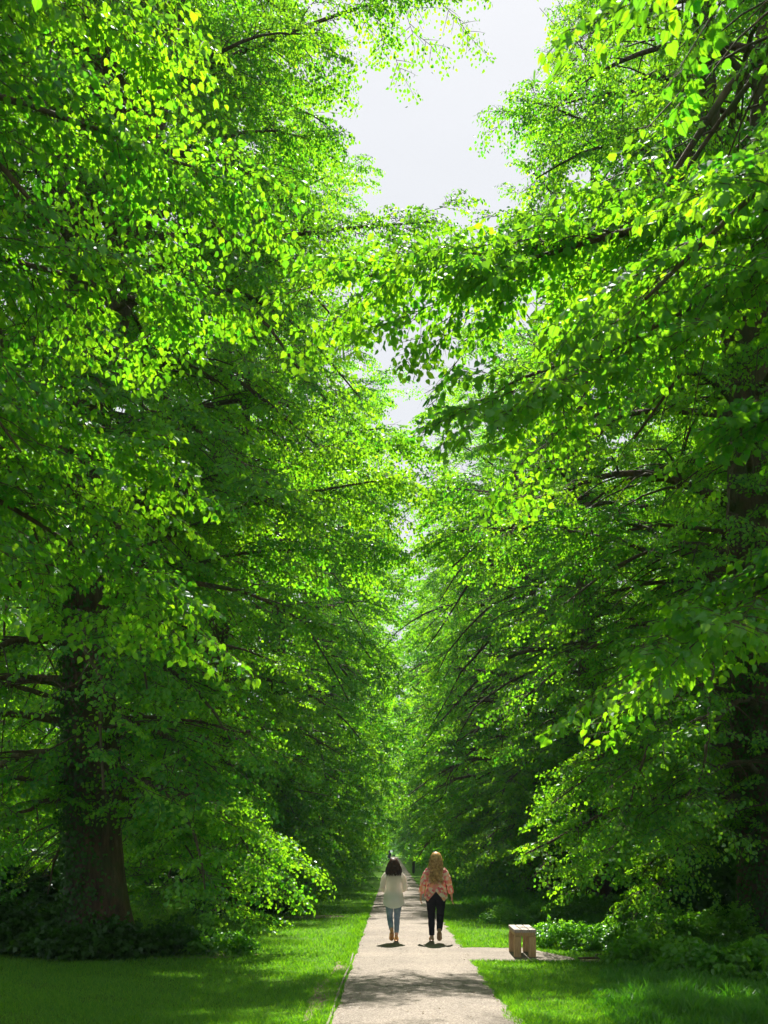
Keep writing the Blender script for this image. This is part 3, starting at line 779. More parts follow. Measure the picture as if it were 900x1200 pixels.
# last year's leaves, bud scales and bits of twig on path and lawn
n = 1500
y = RNG.uniform(9, 32, n); x = np.where(RNG.random(n) < 0.65, RNG.uniform(-0.62, 1.3, n), RNG.uniform(-3.5, 3.0, n))
ed = RNG.random(n) < 0.35; x[ed] = np.where(RNG.random(ed.sum()) < 0.5, PATH_L + RNG.exponential(0.08, ed.sum()), PATH_R - RNG.exponential(0.08, ed.sum()))
onp = ~path_free(x, y); z = np.where(onp, 0.030, gz(x, y) + 0.03)
b = Buf(); add_leaves(b, np.stack([x, y, z], 1), RNG.normal(0, 1, (n, 3)) * np.array([1, 1, 0.12]), UP + RNG.normal(0, 0.25, (n, 3)), RNG.uniform(0.008, 0.032, n), 2, RNG.random(n))
LITTER = leaf_material('dry_leaf', (0.08, 0.05, 0.025), (0.22, 0.16, 0.07), (0.1, 0.06, 0.02), (0.2, 0.14, 0.05), gloss=0.02, tmix=0.2)
tag(link('leaf_litter', b.mesh('leaf_litter'), [LITTER]), 'scattered small dry leaves and bud scales on path and lawn', 'leaf litter', kind='stuff')

# ------------------------------------------------------------------ shrubs and undergrowth
def shrub(name, x, y, rx, ry, h, n, mat, label, group, seed, leaf=0.048, lod=1, scale=0.36, cat='plant'):
    r = np.random.default_rng(seed)
    u = r.random(n) ** 0.6; th = r.uniform(0, 2 * PI, n)
    px = rx * u * np.cos(th); py = ry * u * np.sin(th)
    lump = 0.75 + 0.35 * np.sin(px * 5 + seed) * np.cos(py * 6 + seed)
    hh = h * np.sqrt(np.clip(1 - u ** 2, 0.02, 1)) * lump
    z = hh * (0.15 + 0.85 * r.random(n) ** 0.5)
    P = np.stack([px, py, z], 1)
    D = np.stack([np.cos(th), np.sin(th), r.uniform(-0.1, 1.3, n)], 1) + r.normal(0, 0.4, (n, 3))
    b = Buf(); emit_sprays(b, P, D, UP + r.normal(0, 0.35, (n, 3)), r.uniform(0.7, 1.3, n) * scale, lod, leaf, 0.7, twigs=False, tbase=r.normal(0.5, 0.15, n))
    # stems
    k = max(6, n // 6); t = np.linspace(0, 1, 4)[None, :, None]
    ids = r.integers(0, n, k); base = P[ids] * np.array([0.5, 0.5, 0]); base[:, 2] = -0.05
    pl = base[:, None] * (1 - t) + P[ids][:, None] * t
    tubes(b, pl, np.tile([0.008, 0.006, 0.004, 0.002], (k, 1)), 3, 1)
    root = empty(name, (x, y, float(gz(np.array(x), np.array(y)))))
    link('foliage', b.mesh('foliage'), [mat, BARK], root)
    tag(root, label, cat, group)
G_R = 'wild plants in the rough grass on the right'
shrub('nettle_patch', 3.08, 18.9, 0.4, 0.36, 0.38, 120, NETTLE, 'small sunlit bright green nettle clump just right of the wooden bench', G_R, 1)
shrub('nettle_patch', 4.2, 18.4, 0.75, 0.5, 0.46, 300, NETTLE, 'wide sunlit nettle patch between the bench and the dark right trunk', G_R, 2)
shrub('nettle_patch', 5.25, 18.7, 0.6, 0.45, 0.72, 230, NETTLE, 'taller leafy nettle clump beside the foot of the dark right trunk', G_R, 3)
shrub('nettle_patch', 6.1, 19.0, 0.5, 0.45, 0.65, 120, NETTLE, 'shaded nettle clump right against the foot of the dark right trunk', G_R, 4)
shrub('weed_clump', 4.7, 14.6, 0.5, 0.45, 0.42, 80, NETTLE, 'broad leaved weed clump in the dark tall grass near the right edge', G_R, 5, leaf=0.085, scale=0.5)
shrub('weed_clump', 3.9, 16.1, 0.35, 0.35, 0.35, 50, NETTLE, 'low shaded weed clump in the tall grass in front of the nettles', G_R, 6, leaf=0.08, scale=0.45)
shrub('bramble', 3.2, 25.0, 0.8, 0.7, 0.32, 180, NETTLE, 'bramble thicket in the shaded grass behind the bench', G_R, 7)
shrub('bramble', 5.4, 27.0, 1.2, 1.0, 0.5, 300, NETTLE, 'tall bramble thicket below the slim dark trunk behind the bench', G_R, 8)
G_L = 'undergrowth around the left trunk'
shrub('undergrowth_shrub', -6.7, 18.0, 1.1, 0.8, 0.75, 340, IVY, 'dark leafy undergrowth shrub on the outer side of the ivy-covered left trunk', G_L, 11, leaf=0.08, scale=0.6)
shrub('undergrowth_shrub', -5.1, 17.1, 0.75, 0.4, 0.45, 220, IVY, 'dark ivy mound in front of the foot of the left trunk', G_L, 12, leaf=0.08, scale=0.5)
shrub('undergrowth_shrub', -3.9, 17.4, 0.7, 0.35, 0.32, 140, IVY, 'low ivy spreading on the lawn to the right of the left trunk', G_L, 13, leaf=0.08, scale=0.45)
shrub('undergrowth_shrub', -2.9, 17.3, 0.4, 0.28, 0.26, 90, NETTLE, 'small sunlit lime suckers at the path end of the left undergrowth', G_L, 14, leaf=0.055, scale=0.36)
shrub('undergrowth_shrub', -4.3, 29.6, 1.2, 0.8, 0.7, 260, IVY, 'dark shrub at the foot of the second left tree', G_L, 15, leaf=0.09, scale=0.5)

def copy_shrub(src, loc, rz, sc3, label, group):
    o = src.copy(); COL.objects.link(o); o.location = loc; o.rotation_euler = (0, 0, rz); o.scale = sc3
    for ch in list(src.children):
        c = ch.copy(); COL.objects.link(c); c.parent = o
    tag(o, label, 'shrub', group)
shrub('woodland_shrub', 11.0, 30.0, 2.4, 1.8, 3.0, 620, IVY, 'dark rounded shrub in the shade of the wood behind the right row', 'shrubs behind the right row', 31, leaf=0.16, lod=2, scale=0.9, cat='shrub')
wsh = bpy.data.objects['woodland_shrub']
for i, (x, y, k) in enumerate([(9.5, 24.5, .8), (12.5, 36, 1.0), (10.5, 41, .9), (9.2, 48, .9), (12, 54, 1.1), (9.5, 60, .9), (11, 70, 1.1), (9, 80, 1.0), (14.5, 27, 1.1)]):
    copy_shrub(wsh, (x, y, -0.05), i * 1.3, (k, k, k), 'dark rounded shrub in the shade of the wood behind the right row', 'shrubs behind the right row')
for i, (x, y, k) in enumerate([(-12.5, 33, .8), (-15, 44, 1.0), (-10.5, 52, .7), (-18, 52, 1.2), (-13, 62, 1.0)]):
    copy_shrub(wsh, (x, y, -0.05), i * 1.7, (k * 1.2, k, k * .8), 'dark shrub on the open meadow beyond the left row', 'shrubs beyond the left row')

# ------------------------------------------------------------------ boxes, bench, post
def rbox(buf, c, s, bev=0.006, mat=0, rz=0.0, jig=0.0):
    """box with chamfered edges, made as a 24-vertex hull"""
    c = np.array(c, float); hx, hy, hz = np.array(s, float) / 2; e = bev
    bm_v = []
    for sx in (-1, 1):
        for sy in (-1, 1):
            for sz in (-1, 1):
                bm_v += [(sx * hx, sy * (hy - e), sz * (hz - e)), (sx * (hx - e), sy * hy, sz * (hz - e)), (sx * (hx - e), sy * (hy - e), sz * hz)]
    import bmesh
    bm = bmesh.new()
    for v in bm_v: bm.verts.new(v)
    r = bmesh.ops.convex_hull(bm, input=bm.verts)
    bmesh.ops.dissolve_limit(bm, angle_limit=0.01, verts=bm.verts, edges=bm.edges)
    bmesh.ops.recalc_face_normals(bm, faces=bm.faces)
    bmesh.ops.triangulate(bm, faces=bm.faces)
    bm.verts.index_update()
    V = np.array([v.co[:] for v in bm.verts]); F = np.array([[v.index for v in f.verts] for f in bm.faces])
    bm.free()
    ca, sa = math.cos(rz), math.sin(rz)
    V = np.stack([V[:, 0] * ca - V[:, 1] * sa, V[:, 0] * sa + V[:, 1] * ca, V[:, 2]], 1) + c
    buf.add(V, F, mat)

def wood_mat(name, c1, c2, c3, stretch):
    m, nt, out = new_mat(name)
    v = coords(nt, stretch); n1 = noise(nt, v, 7, 6, 0.7)
    v2 = coords(nt, (1, 1, 1)); n2 = noise(nt, v2, 3.0, 3, 0.5)
    c = ramp(nt, n1, [(0.28, c1), (0.5, c2), (0.75, c3)])
    c = mixc(nt, 1.0, c, ramp(nt, n2, [(0.3, (0.8, 0.8, 0.8)), (0.7, (1.1, 1.1, 1.1))]), 'MULTIPLY')
    b = N(nt, 'ShaderNodeBsdfPrincipled', Roughness=0.75)
    nt.links.new(c, b.inputs['Base Color']); nt.links.new(bump(nt, n1, 0.5, 0.006), b.inputs['Normal'])
    nt.links.new(b.outputs[0], out.inputs['Surface'])
    return m
OAKTOP = wood_mat('weathered_oak_top', (0.16, 0.12, 0.10), (0.30, 0.25, 0.22), (0.42, 0.37, 0.33), (9, 0.8, 1))
OAKLEG = wood_mat('weathered_oak_leg', (0.19, 0.11, 0.045), (0.38, 0.25, 0.11), (0.52, 0.37, 0.18), (9, 9, 0.8))
bench = empty('bench', (2.215, 17.52, -0.006), math.radians(-1.5))
tag(bench, 'short weathered wooden bench seen end-on, standing on the gravel spur beside the path', 'bench')
BW, BL, BH = 0.375, 1.12, 0.465
b = Buf()
for i in range(3):
    rbox(b, (-BW / 2 + BW / 6 + i * BW / 3, 0, BH - 0.026), (BW / 3 - 0.010, BL, 0.052), 0.006)
link('seat', b.mesh('seat'), [OAKTOP], bench)
for sy in (-1, 1):
    b = Buf(); rbox(b, (0, sy * (BL / 2 - 0.07), BH - 0.078), (BW - 0.03, 0.07, 0.062), 0.005); link('cross_beam', b.mesh('cross_beam'), [OAKLEG], bench)
for sx in (-1, 1):
    b = Buf(); rbox(b, (sx * (BW / 2 - 0.045), 0, BH - 0.08), (0.05, BL - 0.34, 0.066), 0.005); link('side_rail', b.mesh('side_rail'), [OAKLEG], bench)
    for sy in (-1, 1):
        b = Buf(); rbox(b, (sx * (BW / 2 - 0.066), sy * (BL / 2 - 0.085), (BH - 0.112) / 2), (0.116, 0.13, BH - 0.112), 0.007)
        link('leg', b.mesh('leg'), [OAKLEG], bench)

POSTM = wood_mat('dark_post_wood', (0.03, 0.035, 0.03), (0.07, 0.065, 0.05), (0.12, 0.11, 0.08), (9, 9, 0.8))
post = empty('wooden_post', (1.62, 79.0, 0.0), 0.1)
tag(post, 'small dark wooden post standing at the right path edge far between the two women', 'post')
b = Buf(); rbox(b, (0, 0, 0.46), (0.2, 0.2, 0.98), 0.02); link('shaft', b.mesh('shaft'), [POSTM], post)
b = Buf(); rbox(b, (0, 0, 0.975), (0.25, 0.25, 0.05), 0.02); link('cap', b.mesh('cap'), [POSTM], post)
b = Buf()
tw = np.array([[[3.0, 16.55, 0.03], [3.25, 16.42, 0.05], [3.5, 16.35, 0.045], [3.8, 16.15, 0.03]], [[3.25, 16.42, 0.05], [3.3, 16.6, 0.09], [3.42, 16.7, 0.08], [3.5, 16.75, 0.1]]])
tubes(b, tw, np.array([[0.02, 0.018, 0.014, 0.006], [0.012, 0.01, 0.006, 0.003]]), 7)
tag(link('fallen_branch', b.mesh('fallen_branch'), [BARK]), 'thin dark fallen branch lying on the grass beyond the end of the gravel spur', 'branch')

# ------------------------------------------------------------------ people
def cloth_mat(name, color_fn, rough=0.85, trans=0.25, spec=0.0):
    m, nt, out = new_mat(name)
    v = coords(nt, (1, 1, 1))
    c = color_fn(nt, v)
    wv = noise(nt, v, 90, 3, 0.6)
    d = N(nt, 'ShaderNodeBsdfDiffuse'); t = N(nt, 'ShaderNodeBsdfTranslucent')
    nt.links.new(c, d.inputs['Color']); nt.links.new(c, t.inputs['Color'])
    nt.links.new(bump(nt, wv, 0.3, 0.004), d.inputs['Normal'])
    mx = N(nt, 'ShaderNodeMixShader'); mx.inputs[0].default_value = trans
    nt.links.new(d.outputs[0], mx.inputs[1]); nt.links.new(t.outputs[0], mx.inputs[2])
    last = mx
    if spec:
        g = N(nt, 'ShaderNodeBsdfGlossy'); g.inputs['Roughness'].default_value = 0.35
        m2 = N(nt, 'ShaderNodeMixShader'); m2.inputs[0].default_value = spec
        nt.links.new(mx.outputs[0], m2.inputs[1]); nt.links.new(g.outputs[0], m2.inputs[2]); last = m2
    nt.links.new(last.outputs[0], out.inputs['Surface'])
    return m
def two(c1, c2, s=6, lo=0.35, hi=0.65):
    return lambda nt, v: ramp(nt, noise(nt, v, s, 4, 0.6), [(lo, c1), (hi, c2)])
def print_cols(nt, v):
    vo = N(nt, 'ShaderNodeTexVoronoi', Scale=22.0); nt.links.new(v, vo.inputs['Vector'])
    a = ramp(nt, vo.outputs['Color'], [(0.0, (0.84, 0.20, 0.26)), (0.3, (0.86, 0.36, 0.34)), (0.48, (0.88, 0.50, 0.30)), (0.60, (0.88, 0.76, 0.64)), (0.88, (0.22, 0.18, 0.16)), (0.92, (0.82, 0.26, 0.28))], 'CONSTANT')
    return a
SKIN = cloth_mat('skin', two((0.50, 0.27, 0.18), (0.60, 0.34, 0.24)), trans=0.08, spec=0.03)
CREAM = cloth_mat('cream_linen', two((0.86, 0.83, 0.77), (0.90, 0.88, 0.84)), trans=0.5)
PRINT = cloth_mat('coral_print_cloth', print_cols, trans=0.45)
DENIM = cloth_mat('faded_denim', two((0.13, 0.19, 0.27), (0.25, 0.32, 0.40)), trans=0.08)
BLACKC = cloth_mat('black_cloth', two((0.010, 0.010, 0.014), (0.022, 0.021, 0.026)), trans=0.0)
PURPLE = cloth_mat('purple_cloth', two((0.05, 0.03, 0.14), (0.09, 0.06, 0.22)), trans=0.1)
TAN = cloth_mat('tan_leather', two((0.50, 0.22, 0.06), (0.62, 0.32, 0.11)), trans=0.0, spec=0.05)
BROWN = cloth_mat('brown_leather', two((0.17, 0.10, 0.05), (0.28, 0.18, 0.10)), trans=0.0, spec=0.05)
DARKHAIR = cloth_mat('dark_brown_hair', two((0.018, 0.008, 0.005), (0.09, 0.032, 0.018), 30), trans=0.2, spec=0.05)
FAIRHAIR = cloth_mat('ginger_blonde_hair', two((0.36, 0.18, 0.05), (0.82, 0.54, 0.22), 22), trans=0.35, spec=0.06)

def skin_body(pts, edges, mat, parent, name='body'):
    """pts: list of (x,y,z,r); grows one continuous surface"""
    me = bpy.data.meshes.new('tmp'); me.from_pydata([p[:3] for p in pts], edges, [])
    ob = bpy.data.objects.new('tmp', me); COL.objects.link(ob)
    sk = ob.modifiers.new('s', 'SKIN'); sk.use_smooth_shade = True; sk.branch_smoothing = 0.6
    if not me.skin_vertices: me.skin_vertices.new()
    for i, p in enumerate(pts):
        r = p[3] if isinstance(p[3], tuple) else (p[3], p[3])
        me.skin_vertices[0].data[i].radius = r; me.skin_vertices[0].data[i].use_root = (i == 0)
    ss = ob.modifiers.new('ss', 'SUBSURF'); ss.levels = 2; ss.render_levels = 2
    dg = bpy.context.evaluated_depsgraph_get(); dg.update()
    ev = ob.evaluated_get(dg); nm = bpy.data.meshes.new_from_object(ev)
    bpy.data.objects.remove(ob); bpy.data.meshes.remove(me)
    nm.materials.clear()
    for p in nm.polygons: p.material_index = 0; p.use_smooth = True
    return link(name, nm, [mat], parent)

def loft(buf, rings, n=28, fold=0.0, fk=7, seed=0, hem=None, close=True, thick=0.0):
    """rings (cx,cy,cz,rx,ry); hem(theta)->dz on the first ring and fading upwards"""
    th = np.linspace(0, 2 * PI, n, endpoint=False); V = []
    for i, (cx, cy, cz, rx, ry) in enumerate(rings):
        f = fold * (1 - i / len(rings))
        w = 1 + f * (np.sin(th * fk + seed + i * 0.35) + 0.6 * np.sin(th * (fk * 2 + 1) + seed * 2 - i * 0.5))
        dz = hem(th) * max(0, 1 - i / 3.0) if hem else 0
        V.append(np.stack([cx + rx * w * np.cos(th), cy + ry * w * np.sin(th), cz + dz + 0 * th], 1))
    V = np.concatenate(V); k = len(rings)
    idx = np.arange(k * n).reshape(k, n)
    F = np.stack([idx[:-1], np.roll(idx, -1, 1)[:-1], np.roll(idx, -1, 1)[1:], idx[1:]], -1).reshape(-1, 4)
    buf.add(V, F, smooth=True)
    if close:
        top = idx[-1]; c = V[top].mean(0); b0 = buf.n
        buf.add(np.concatenate([V[top], [c]]), np.stack([np.arange(n), (np.arange(n) + 1) % n, np.full(n, n)], 1), smooth=True)

def limb(buf, pts, sides=14, seed=0, fold=0.04):
    """pts (x,y,z,r) tube with small cloth folds, resampled smoothly"""
    P = np.array(pts, float); k = len(P); t = np.linspace(0, k - 1, (k - 1) * 5 + 1)
    Q = np.stack([np.interp(t, np.arange(k), P[:, a]) for a in range(4)], 1)
    for _ in range(2): Q[1:-1] = (Q[:-2] + 2 * Q[1:-1] + Q[2:]) / 4
    r = Q[:, 3] * (1 + fold * np.sin(t * 7 + seed) + fold * 0.6 * np.sin(t * 13 + seed * 2))
    tubes(buf, Q[None, :, :3], r[None], sides, 0)

def hand(pts, edges, wrist_i, wrist, palm, dirv, spread, s=1.0):
    """palm and five unequal, slightly curled fingers; the thumb leaves the side of the palm"""
    wrist = np.array(wrist); dirv = norm(np.array(dirv, float)); spread = norm(np.array(spread, float)); curl = np.cross(dirv, spread)
    pm = wrist + dirv * 0.055 * s; i = len(pts); pts.append((*pm, (0.030 * s, 0.017 * s))); edges.append((wrist_i, i))
    for k, (o, L) in enumerate([(-0.024, .068), (-0.008, .078), (0.008, .074), (0.023, .058)]):
        a = pm + spread * o * s + dirv * 0.036 * s; b = a + (dirv * .6 * L + curl * .18 * L) * s; c = b + (dirv * .34 * L + curl * .3 * L) * s
        j = len(pts)
        pts += [(*a, .0095 * s), (*b, .0085 * s), (*c, .0065 * s)]; edges += [(i, j), (j, j + 1), (j + 1, j + 2)]
    a = wrist + dirv * 0.03 * s - spread * 0.032 * s; b = a + (dirv * .03 - spread * .018 + curl * .01) * s; c = b + (dirv * .026 - spread * .004 + curl * .01) * s
    j = len(pts); pts += [(*a, .011 * s), (*b, .010 * s), (*c, .007 * s)]; edges += [(i, j), (j, j + 1), (j + 1, j + 2)]

def make_person(loc, rz, H, legs, arms, label, group=None):
    """legs: [(knee, ankle, toe)] left, right; arms: [(elbow, wrist, finger direction)] left, right; all for H = 1.7 then scaled"""
    s = H / 1.7
    root = empty('person', loc, rz)
    hz = 0.90
    pts = [(0, 0, hz, (.135, .10)), (0, -.005, 1.04, (.118, .085)), (0, -.005, 1.18, (.125, .092)), (0, -.01, 1.33, (.135, .09)), (0, -.01, 1.41, (.07, .06)),
           (0, .0, 1.47, (.050, .052)), (0, .012, 1.535, (.062, .075)), (0, .012, 1.61, (.073, .090)), (0, .004, 1.665, (.052, .062)),
           (0, .105, 1.575, (.012, .014)), (-.078, .005, 1.57, (.008, .016)), (.078, .005, 1.57, (.008, .016))]
    edges = [(0, 1), (1, 2), (2, 3), (3, 4), (4, 5), (5, 6), (6, 7), (7, 8), (6, 9), (6, 10), (6, 11)]
    for sgn, (kn, an, toe) in zip((-1, 1), legs):
        i = len(pts)
        pts += [(sgn * .09, 0, .84, (.088, .088)), (*kn, .055), (*((np.array(kn) * .6 + np.array(an) * .4) + np.array([0, -.02, 0])), .052), (*an, .035), (*(np.array(an) * .35 + np.array(toe) * .65), (.04, .028)), (*toe, (.03, .018))]
        edges += [(0, i)] + [(i + a, i + a + 1) for a in range(5)]
    for sgn, (el, wr, fd) in zip((-1, 1), arms):
        i = len(pts)
        pts += [(sgn * .155, -.01, 1.37, .052), (*(np.array([sgn * .165, -.01, 1.37]) * .5 + np.array(el) * .5), .043), (*el, .036), (*(np.array(el) * .5 + np.array(wr) * .5), .034), (*wr, .024)]
        edges += [(3, i), (i, i + 1), (i + 1, i + 2), (i + 2, i + 3), (i + 3, i + 4)]
        hand(pts, edges, i + 4, wr, None, fd, (0, 1, 0))
    pts = [(p[0] * s, p[1] * s, p[2] * s, tuple(a * s for a in p[3]) if isinstance(p[3], tuple) else p[3] * s) for p in pts]
    skin_body(pts, edges, SKIN, root)
    tag(root, label, 'person', group)
    return root, s

def trousers(root, s, legs, mat, hem, name='trousers', top=1.0, slim=1.0):
    b = Buf()
    loft(b, [(0, 0, .80 * s, .155 * s, .115 * s), (0, 0, .86 * s, .175 * s, .125 * s), (0, 0, .93 * s, .172 * s, .122 * s), (0, 0, top * s, .150 * s, .108 * s)], 24, close=False)
    b2 = [(0, 0, .80 * s, .155 * s, .115 * s)]
    for sgn, (kn, an, toe) in zip((-1, 1), legs):
        kn = np.array(kn); an = np.array(an); end = kn * (1 - hem) + an * hem
        limb(b, [(sgn * .078 * s, 0, .90 * s, .10 * s), (sgn * .086 * s, 0, .80 * s, .097 * s * slim), (*((np.array([sgn * .09, 0, .84]) * .45 + kn * .55) * s), .078 * s * slim), (*(kn * s), .063 * s * slim),
                 (*((kn * .6 + an * .4 + np.array([0, -.015, 0])) * s), .060 * s * slim), (*(end * s), .047 * s * slim)], seed=sgn)
    return link(name, b.mesh(name), [mat], root)

def shoe(root, s, an, toe, mat, lift):
    an = np.array(an); toe = np.array(toe)
    d = norm(toe - an + np.array([0, 0, 0.0])); b = Buf()
    f = norm(np.array([0, toe[1] - an[1], 0]) + 1e-6)
    heel = an + np.array([0, -.045, -.05]) if not lift else an + np.array([0, -.06, -.015])
    tip = toe + np.array([0, .035, .005])
    t = np.linspace(0, 1, 8); P = heel[None] * (1 - t[:, None]) + tip[None] * t[:, None]
    P[:, 2] = np.maximum(P[:, 2], 0.028)
    wr = np.array([.7, 1.0, 1.05, 1.0, 1.05, 1.12, 1.0, .5]) * .046
    tubes(b, P[None] * s, wr[None] * s, 12, 0)
    # heel cup and sole
    C = np.array([heel + np.array([0, .01, .0]), heel + np.array([0, .012, .035]), an + np.array([0, -.01, .01])])
    tubes(b, C[None] * s, np.array([[.032, .036, .036]]) * s, 12, 0)
    sh = link('shoe', b.mesh('shoe'), [mat], root)
    return sh

def strands(buf, n, s, H, length, spread, wave, r, width=.007):
    """locks that fall from the crown over the back and sides of the head"""
    top = np.array([0, .0, 1.70])
    for i in range(n):
        a = r.uniform(-PI * 0.98, PI * 0.04) if r.random() < .85 else r.uniform(0.04 * PI, .25 * PI)
        a = a - 0.0
        c, sn = math.cos(a), math.sin(a)
        L = length * r.uniform(0.82, 1.05)
        rx, ry = (.092 + .012 * r.random()), (.108 + .014 * r.random())
        pl = []
        for t in np.linspace(0, 1, 9):
            if t < .3:
                q = t / .3; ph = q * PI / 2
                p = np.array([c * rx * math.sin(ph), .0 + sn * ry * math.sin(ph), 1.595 + .105 * math.cos(ph)])
            else:
                q = (t - .3) / .7
                k = 1 + spread * q * (1 - .35 * q)
                p = np.array([c * rx * k, .0 + sn * ry * (1 + spread * 0.25 * q) - .012 * q, 1.595 - (L - .1) * q])
                p += np.array([math.sin(q * 9 + i) * wave, math.cos(q * 8 + i * 2) * wave * .6, 0])
            pl.append(p)
        tubes(buf, np.array(pl)[None] * s, (np.array([.5, .9, 1, 1, 1, 1, .9, .7, .25]) * width * r.uniform(.7, 1.4))[None] * s, 5, 0)

def hair(root, s, length, spread, wave, mat, seed, ry=1.0):
    r = np.random.default_rng(seed); b = Buf()
    R = [(0, -.03, 1.595 - (length - .1) * .8, .07 * (1 + spread * .6), .055)]
    for q in (.6, .35, .15): R.append((0, -.03 + .02 * (1 - q), 1.595 - (length - .1) * q, .088 * (1 + spread * q * .9), .078))
    R += [(0, -.006, 1.60, .092, .096), (0, -.004, 1.645, .084, .09), (0, -.002, 1.68, .058, .062), (0, 0, 1.698, .022, .025)]
    loft(b, [tuple(np.array(x) * s) for x in R], 26, 0.05, 9, seed)
    strands(b, 330, s, 1.7, length, spread, wave, r)
    return link('hair', b.mesh('hair'), [mat], root)

# left walker: cream shirt, cropped jeans
L1 = [((-.075, .03, .47), (-.045, -.30, .23), (-.05, -.22, .045)), ((.075, .15, .49), (.060, .14, .085), (.065, .27, .03))]
A1 = [((-.235, -.03, 1.09), (-.17, .17, 1.02), (.35, .8, .05)), ((.235, -.01, 1.09), (.17, .19, 1.02), (-.35, .8, .05))]
p1, s = make_person((0.02, 19.6, 0.024), 0.03, 1.60, L1, A1, 'woman with dark shoulder-length hair, loose cream shirt and cropped blue jeans, walking away')
trousers(p1, s, L1, DENIM, .80, slim=.95)
b = Buf()
RR = [(0, 0, .715, .205, .150), (0, 0, .79, .208, .150), (0, 0, .88, .200, .143), (0, 0, 1.0, .182, .125), (0, -.003, 1.12, .176, .118), (0, -.006, 1.24, .180, .118), (0, -.01, 1.33, .182, .108), (0, -.01, 1.385, .15, .085), (0, -.008, 1.42, .085, .065), (0, 0, 1.445, .060, .058)]
loft(b, [tuple(np.array(x) * s) for x in RR], 40, .035, 6, 1.0, hem=lambda th: -.035 * np.cos(2 * th + PI) * s)
for sg, (el, wr, fd) in zip((-1, 1), A1):
    el = np.array(el); wr = np.array(wr)
    limb(b, [(sg * .13 * s, -.01 * s, 1.365 * s, .066 * s), (sg * .185 * s, -.012 * s, 1.31 * s, .064 * s), (*(np.array([sg * .215, -.02, 1.2]) * s), .058 * s), (*(el * s), .056 * s), (*((el * .4 + wr * .6) * s), .05 * s)], seed=sg, fold=.05)
link('shirt', b.mesh('shirt'), [CREAM], p1)
hair(p1, s, .35, 1.0, .014, DARKHAIR, 3)
for k, (kn, an, toe) in enumerate(L1): shoe(p1, s, an, toe, TAN, k == 0)

# right walker: coral print blouse, black trousers
L2 = [((-.085, .15, .49), (-.075, .15, .085), (-.085, .28, .03)), ((.085, .03, .48), (.060, -.29, .22), (.065, -.20, .04))]
A2_ = [((-.245, -.06, 1.10), (-.285, .03, .87), (-.04, .15, -1)), ((.25, -.03, 1.10), (.30, .05, .86), (.05, .2, -1))]
p2, s = make_person((0.83, 19.6, 0.024), -0.03, 1.72, L2, A2_, 'woman with long ginger-blonde hair, coral patterned blouse and black trousers, walking away')
trousers(p2, s, L2, BLACKC, .93, slim=1.08)
b = Buf()
def tail_hem(th):       # two points at the back with a gap between them
    a = np.mod(th + PI / 2 + PI, 2 * PI) - PI       # 0 at the back
    return np.where(np.abs(a) < .75, .125 - .19 * np.abs(a) / .75, -.065 + .075 * np.clip((np.abs(a) - .75) / .8, 0, 1)) * s
RR = [(0, 0, .83, .215, .155), (0, 0, .88, .212, .152), (0, 0, .95, .203, .143), (0, 0, 1.05, .182, .125), (0, -.003, 1.14, .180, .120), (0, -.006, 1.25, .19, .122), (0, -.01, 1.34, .195, .112), (0, -.01, 1.39, .16, .088), (0, -.008, 1.425, .09, .066), (0, 0, 1.445, .062, .058)]
loft(b, [tuple(np.array(x) * s) for x in RR], 48, .03, 6, 2.0, hem=tail_hem)
for sg, (el, wr, fd) in zip((-1, 1), A2_):
    el = np.array(el); wr = np.array(wr)
    limb(b, [(sg * .12 * s, -.01 * s, 1.365 * s, .06 * s), (sg * .175 * s, -.014 * s, 1.30 * s, .062 * s), (*(np.array([sg * .222, -.035, 1.2]) * s), .060 * s), (*(el * s), .055 * s), (*((el * .25 + wr * .75) * s), .052 * s)], seed=sg, fold=.05)
link('blouse', b.mesh('blouse'), [PRINT], p2)
hair(p2, s, .60, .75, .016, FAIRHAIR, 8)
for k, (kn, an, toe) in enumerate(L2): shoe(p2, s, an, toe, BROWN, k == 1)

# far walker
p3, s = make_person((-0.42, 138.0, 0.02), 0.0, 1.70, L2, A2_, 'tiny far walker in purple top near the distant end of the path')
b = Buf(); loft(b, [tuple(np.array(x) * s) for x in RR], 24, .02, 6, 2.0)
for sg, (el, wr, fd) in zip((-1, 1), A2_):
    limb(b, [(sg * .13 * s, -.01 * s, 1.37 * s, .07 * s), (*(np.array([sg * .222, -.035, 1.2]) * s), .060 * s), (*(np.array(el) * s), .055 * s)])
link('top', b.mesh('top'), [PURPLE], p3)
trousers(p3, s, L2, BLACKC, .05, name='shorts')
hair(p3, s, .24, .1, .005, DARKHAIR, 5)
for k, (kn, an, toe) in enumerate(L2): shoe(p3, s, an, toe, BROWN, k == 1)


# ------------------------------------------------------------------ air
box = Buf()
x0, x1, y0, y1, z0, z1 = -905, 905, -65, 905, -1.2, 34
V = [(x, y, z) for x in (x0, x1) for y in (y0, y1) for z in (z0, z1)]
F = [(0, 1, 3, 2), (4, 6, 7, 5), (0, 4, 5, 1), (2, 3, 7, 6), (0, 2, 6, 4), (1, 5, 7, 3)]
box.add(V, F)
m, nt, out = new_mat('haze_air')
vp = N(nt, 'ShaderNodeVolumePrincipled'); vp.inputs['Color'].default_value = (0.66, 0.82, 1.0, 1); vp.inputs['Density'].default_value = 0.0003
vp.inputs['Anisotropy'].default_value = 0.0
nt.links.new(vp.outputs[0], out.inputs['Volume'])
HAZE = True
if HAZE:
    tag(link('haze', box.mesh('haze'), [m]), 'thin bluish haze in the air along the avenue', 'haze', kind='stuff')

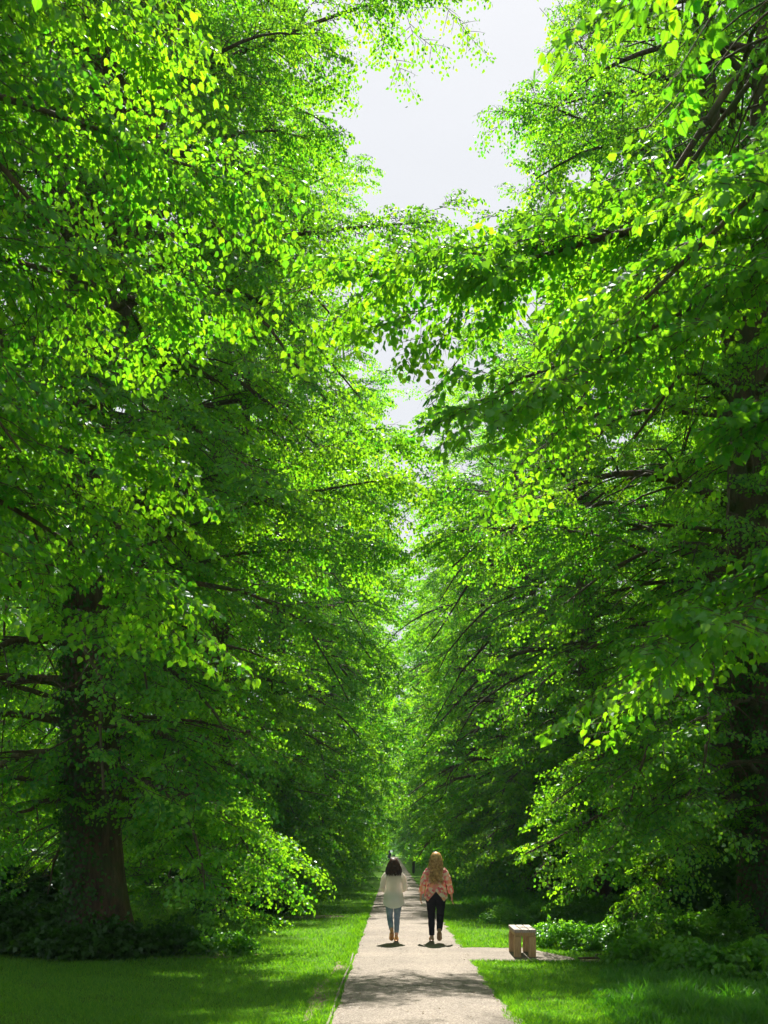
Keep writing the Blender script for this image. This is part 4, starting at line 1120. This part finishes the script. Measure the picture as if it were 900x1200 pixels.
# ------------------------------------------------------------------ light, sky, camera
w = bpy.data.worlds.new('World'); sc.world = w; w.use_nodes = True
nt = w.node_tree; nt.nodes.clear()
out = nt.nodes.new('ShaderNodeOutputWorld'); bg = nt.nodes.new('ShaderNodeBackground')
sky = nt.nodes.new('ShaderNodeTexSky'); sky.sky_type = 'NISHITA'; sky.sun_disc = False
sky.sun_elevation = SUN_EL; sky.sun_rotation = SUN_AZ; sky.air_density = 1.0; sky.dust_density = 2.0; sky.ozone_density = 1.0
tc = nt.nodes.new('ShaderNodeTexCoord')
mp = nt.nodes.new('ShaderNodeMapping'); mp.inputs['Scale'].default_value = (1, 1, 2.2); nt.links.new(tc.outputs['Generated'], mp.inputs['Vector'])
cn = noise(nt, mp.outputs['Vector'], 2.4, 6, 0.55)
cf = ramp(nt, cn, [(0.32, (0.86,) * 3), (0.6, (0.97,) * 3)])
c = mixc(nt, cf, sky.outputs['Color'], (6.0, 6.15, 6.45))
nt.links.new(c, bg.inputs['Color']); bg.inputs['Strength'].default_value = 0.05
nt.links.new(bg.outputs[0], out.inputs['Surface'])
sl = bpy.data.lights.new('sun', 'SUN'); sl.energy = 5.0; sl.angle = math.radians(0.53); sl.color = (1.0, 0.95, 0.86)
so = bpy.data.objects.new('sun', sl); COL.objects.link(so); so.location = (0, 0, 60)
from mathutils import Vector
so.rotation_euler = Vector(tuple(SUN_DIR)).to_track_quat('Z', 'Y').to_euler()

cam = bpy.data.cameras.new('camera'); co = bpy.data.objects.new('camera', cam); COL.objects.link(co)
co.location = (0, 0, CAM_Z); co.rotation_euler = (PI / 2, 0, 0)
cam.sensor_fit = 'VERTICAL'; cam.sensor_height = 32.0; cam.sensor_width = 24.0; cam.lens = 32.0
cam.shift_y = 396 / 1200; cam.shift_x = -10 / 1200
cam.clip_start = 0.1; cam.clip_end = 3000
cam.dof.use_dof = True; cam.dof.focus_distance = 19.0; cam.dof.aperture_fstop = 2.8
sc.camera = co
sc.render.engine = 'CYCLES'
cy = sc.cycles
cy.max_bounces = 9; cy.diffuse_bounces = 6; cy.transmission_bounces = 6; cy.glossy_bounces = 2; cy.transparent_max_bounces = 4; cy.volume_bounces = 0
cy.use_denoising = True; cy.sample_clamp_indirect = 6.0; cy.caustics_reflective = False; cy.caustics_refractive = False
try:
    cy.denoiser = 'OPENIMAGEDENOISE'; cy.denoising_input_passes = 'RGB_ALBEDO_NORMAL'; cy.denoising_prefilter = 'ACCURATE'
except Exception: pass
vs = sc.view_settings; vs.view_transform = 'Standard'; vs.look = 'None'; vs.gamma = 1.0; vs.use_curve_mapping = False
vs.exposure = 1.5
print('SCENE', round(time.time() - T0, 1))
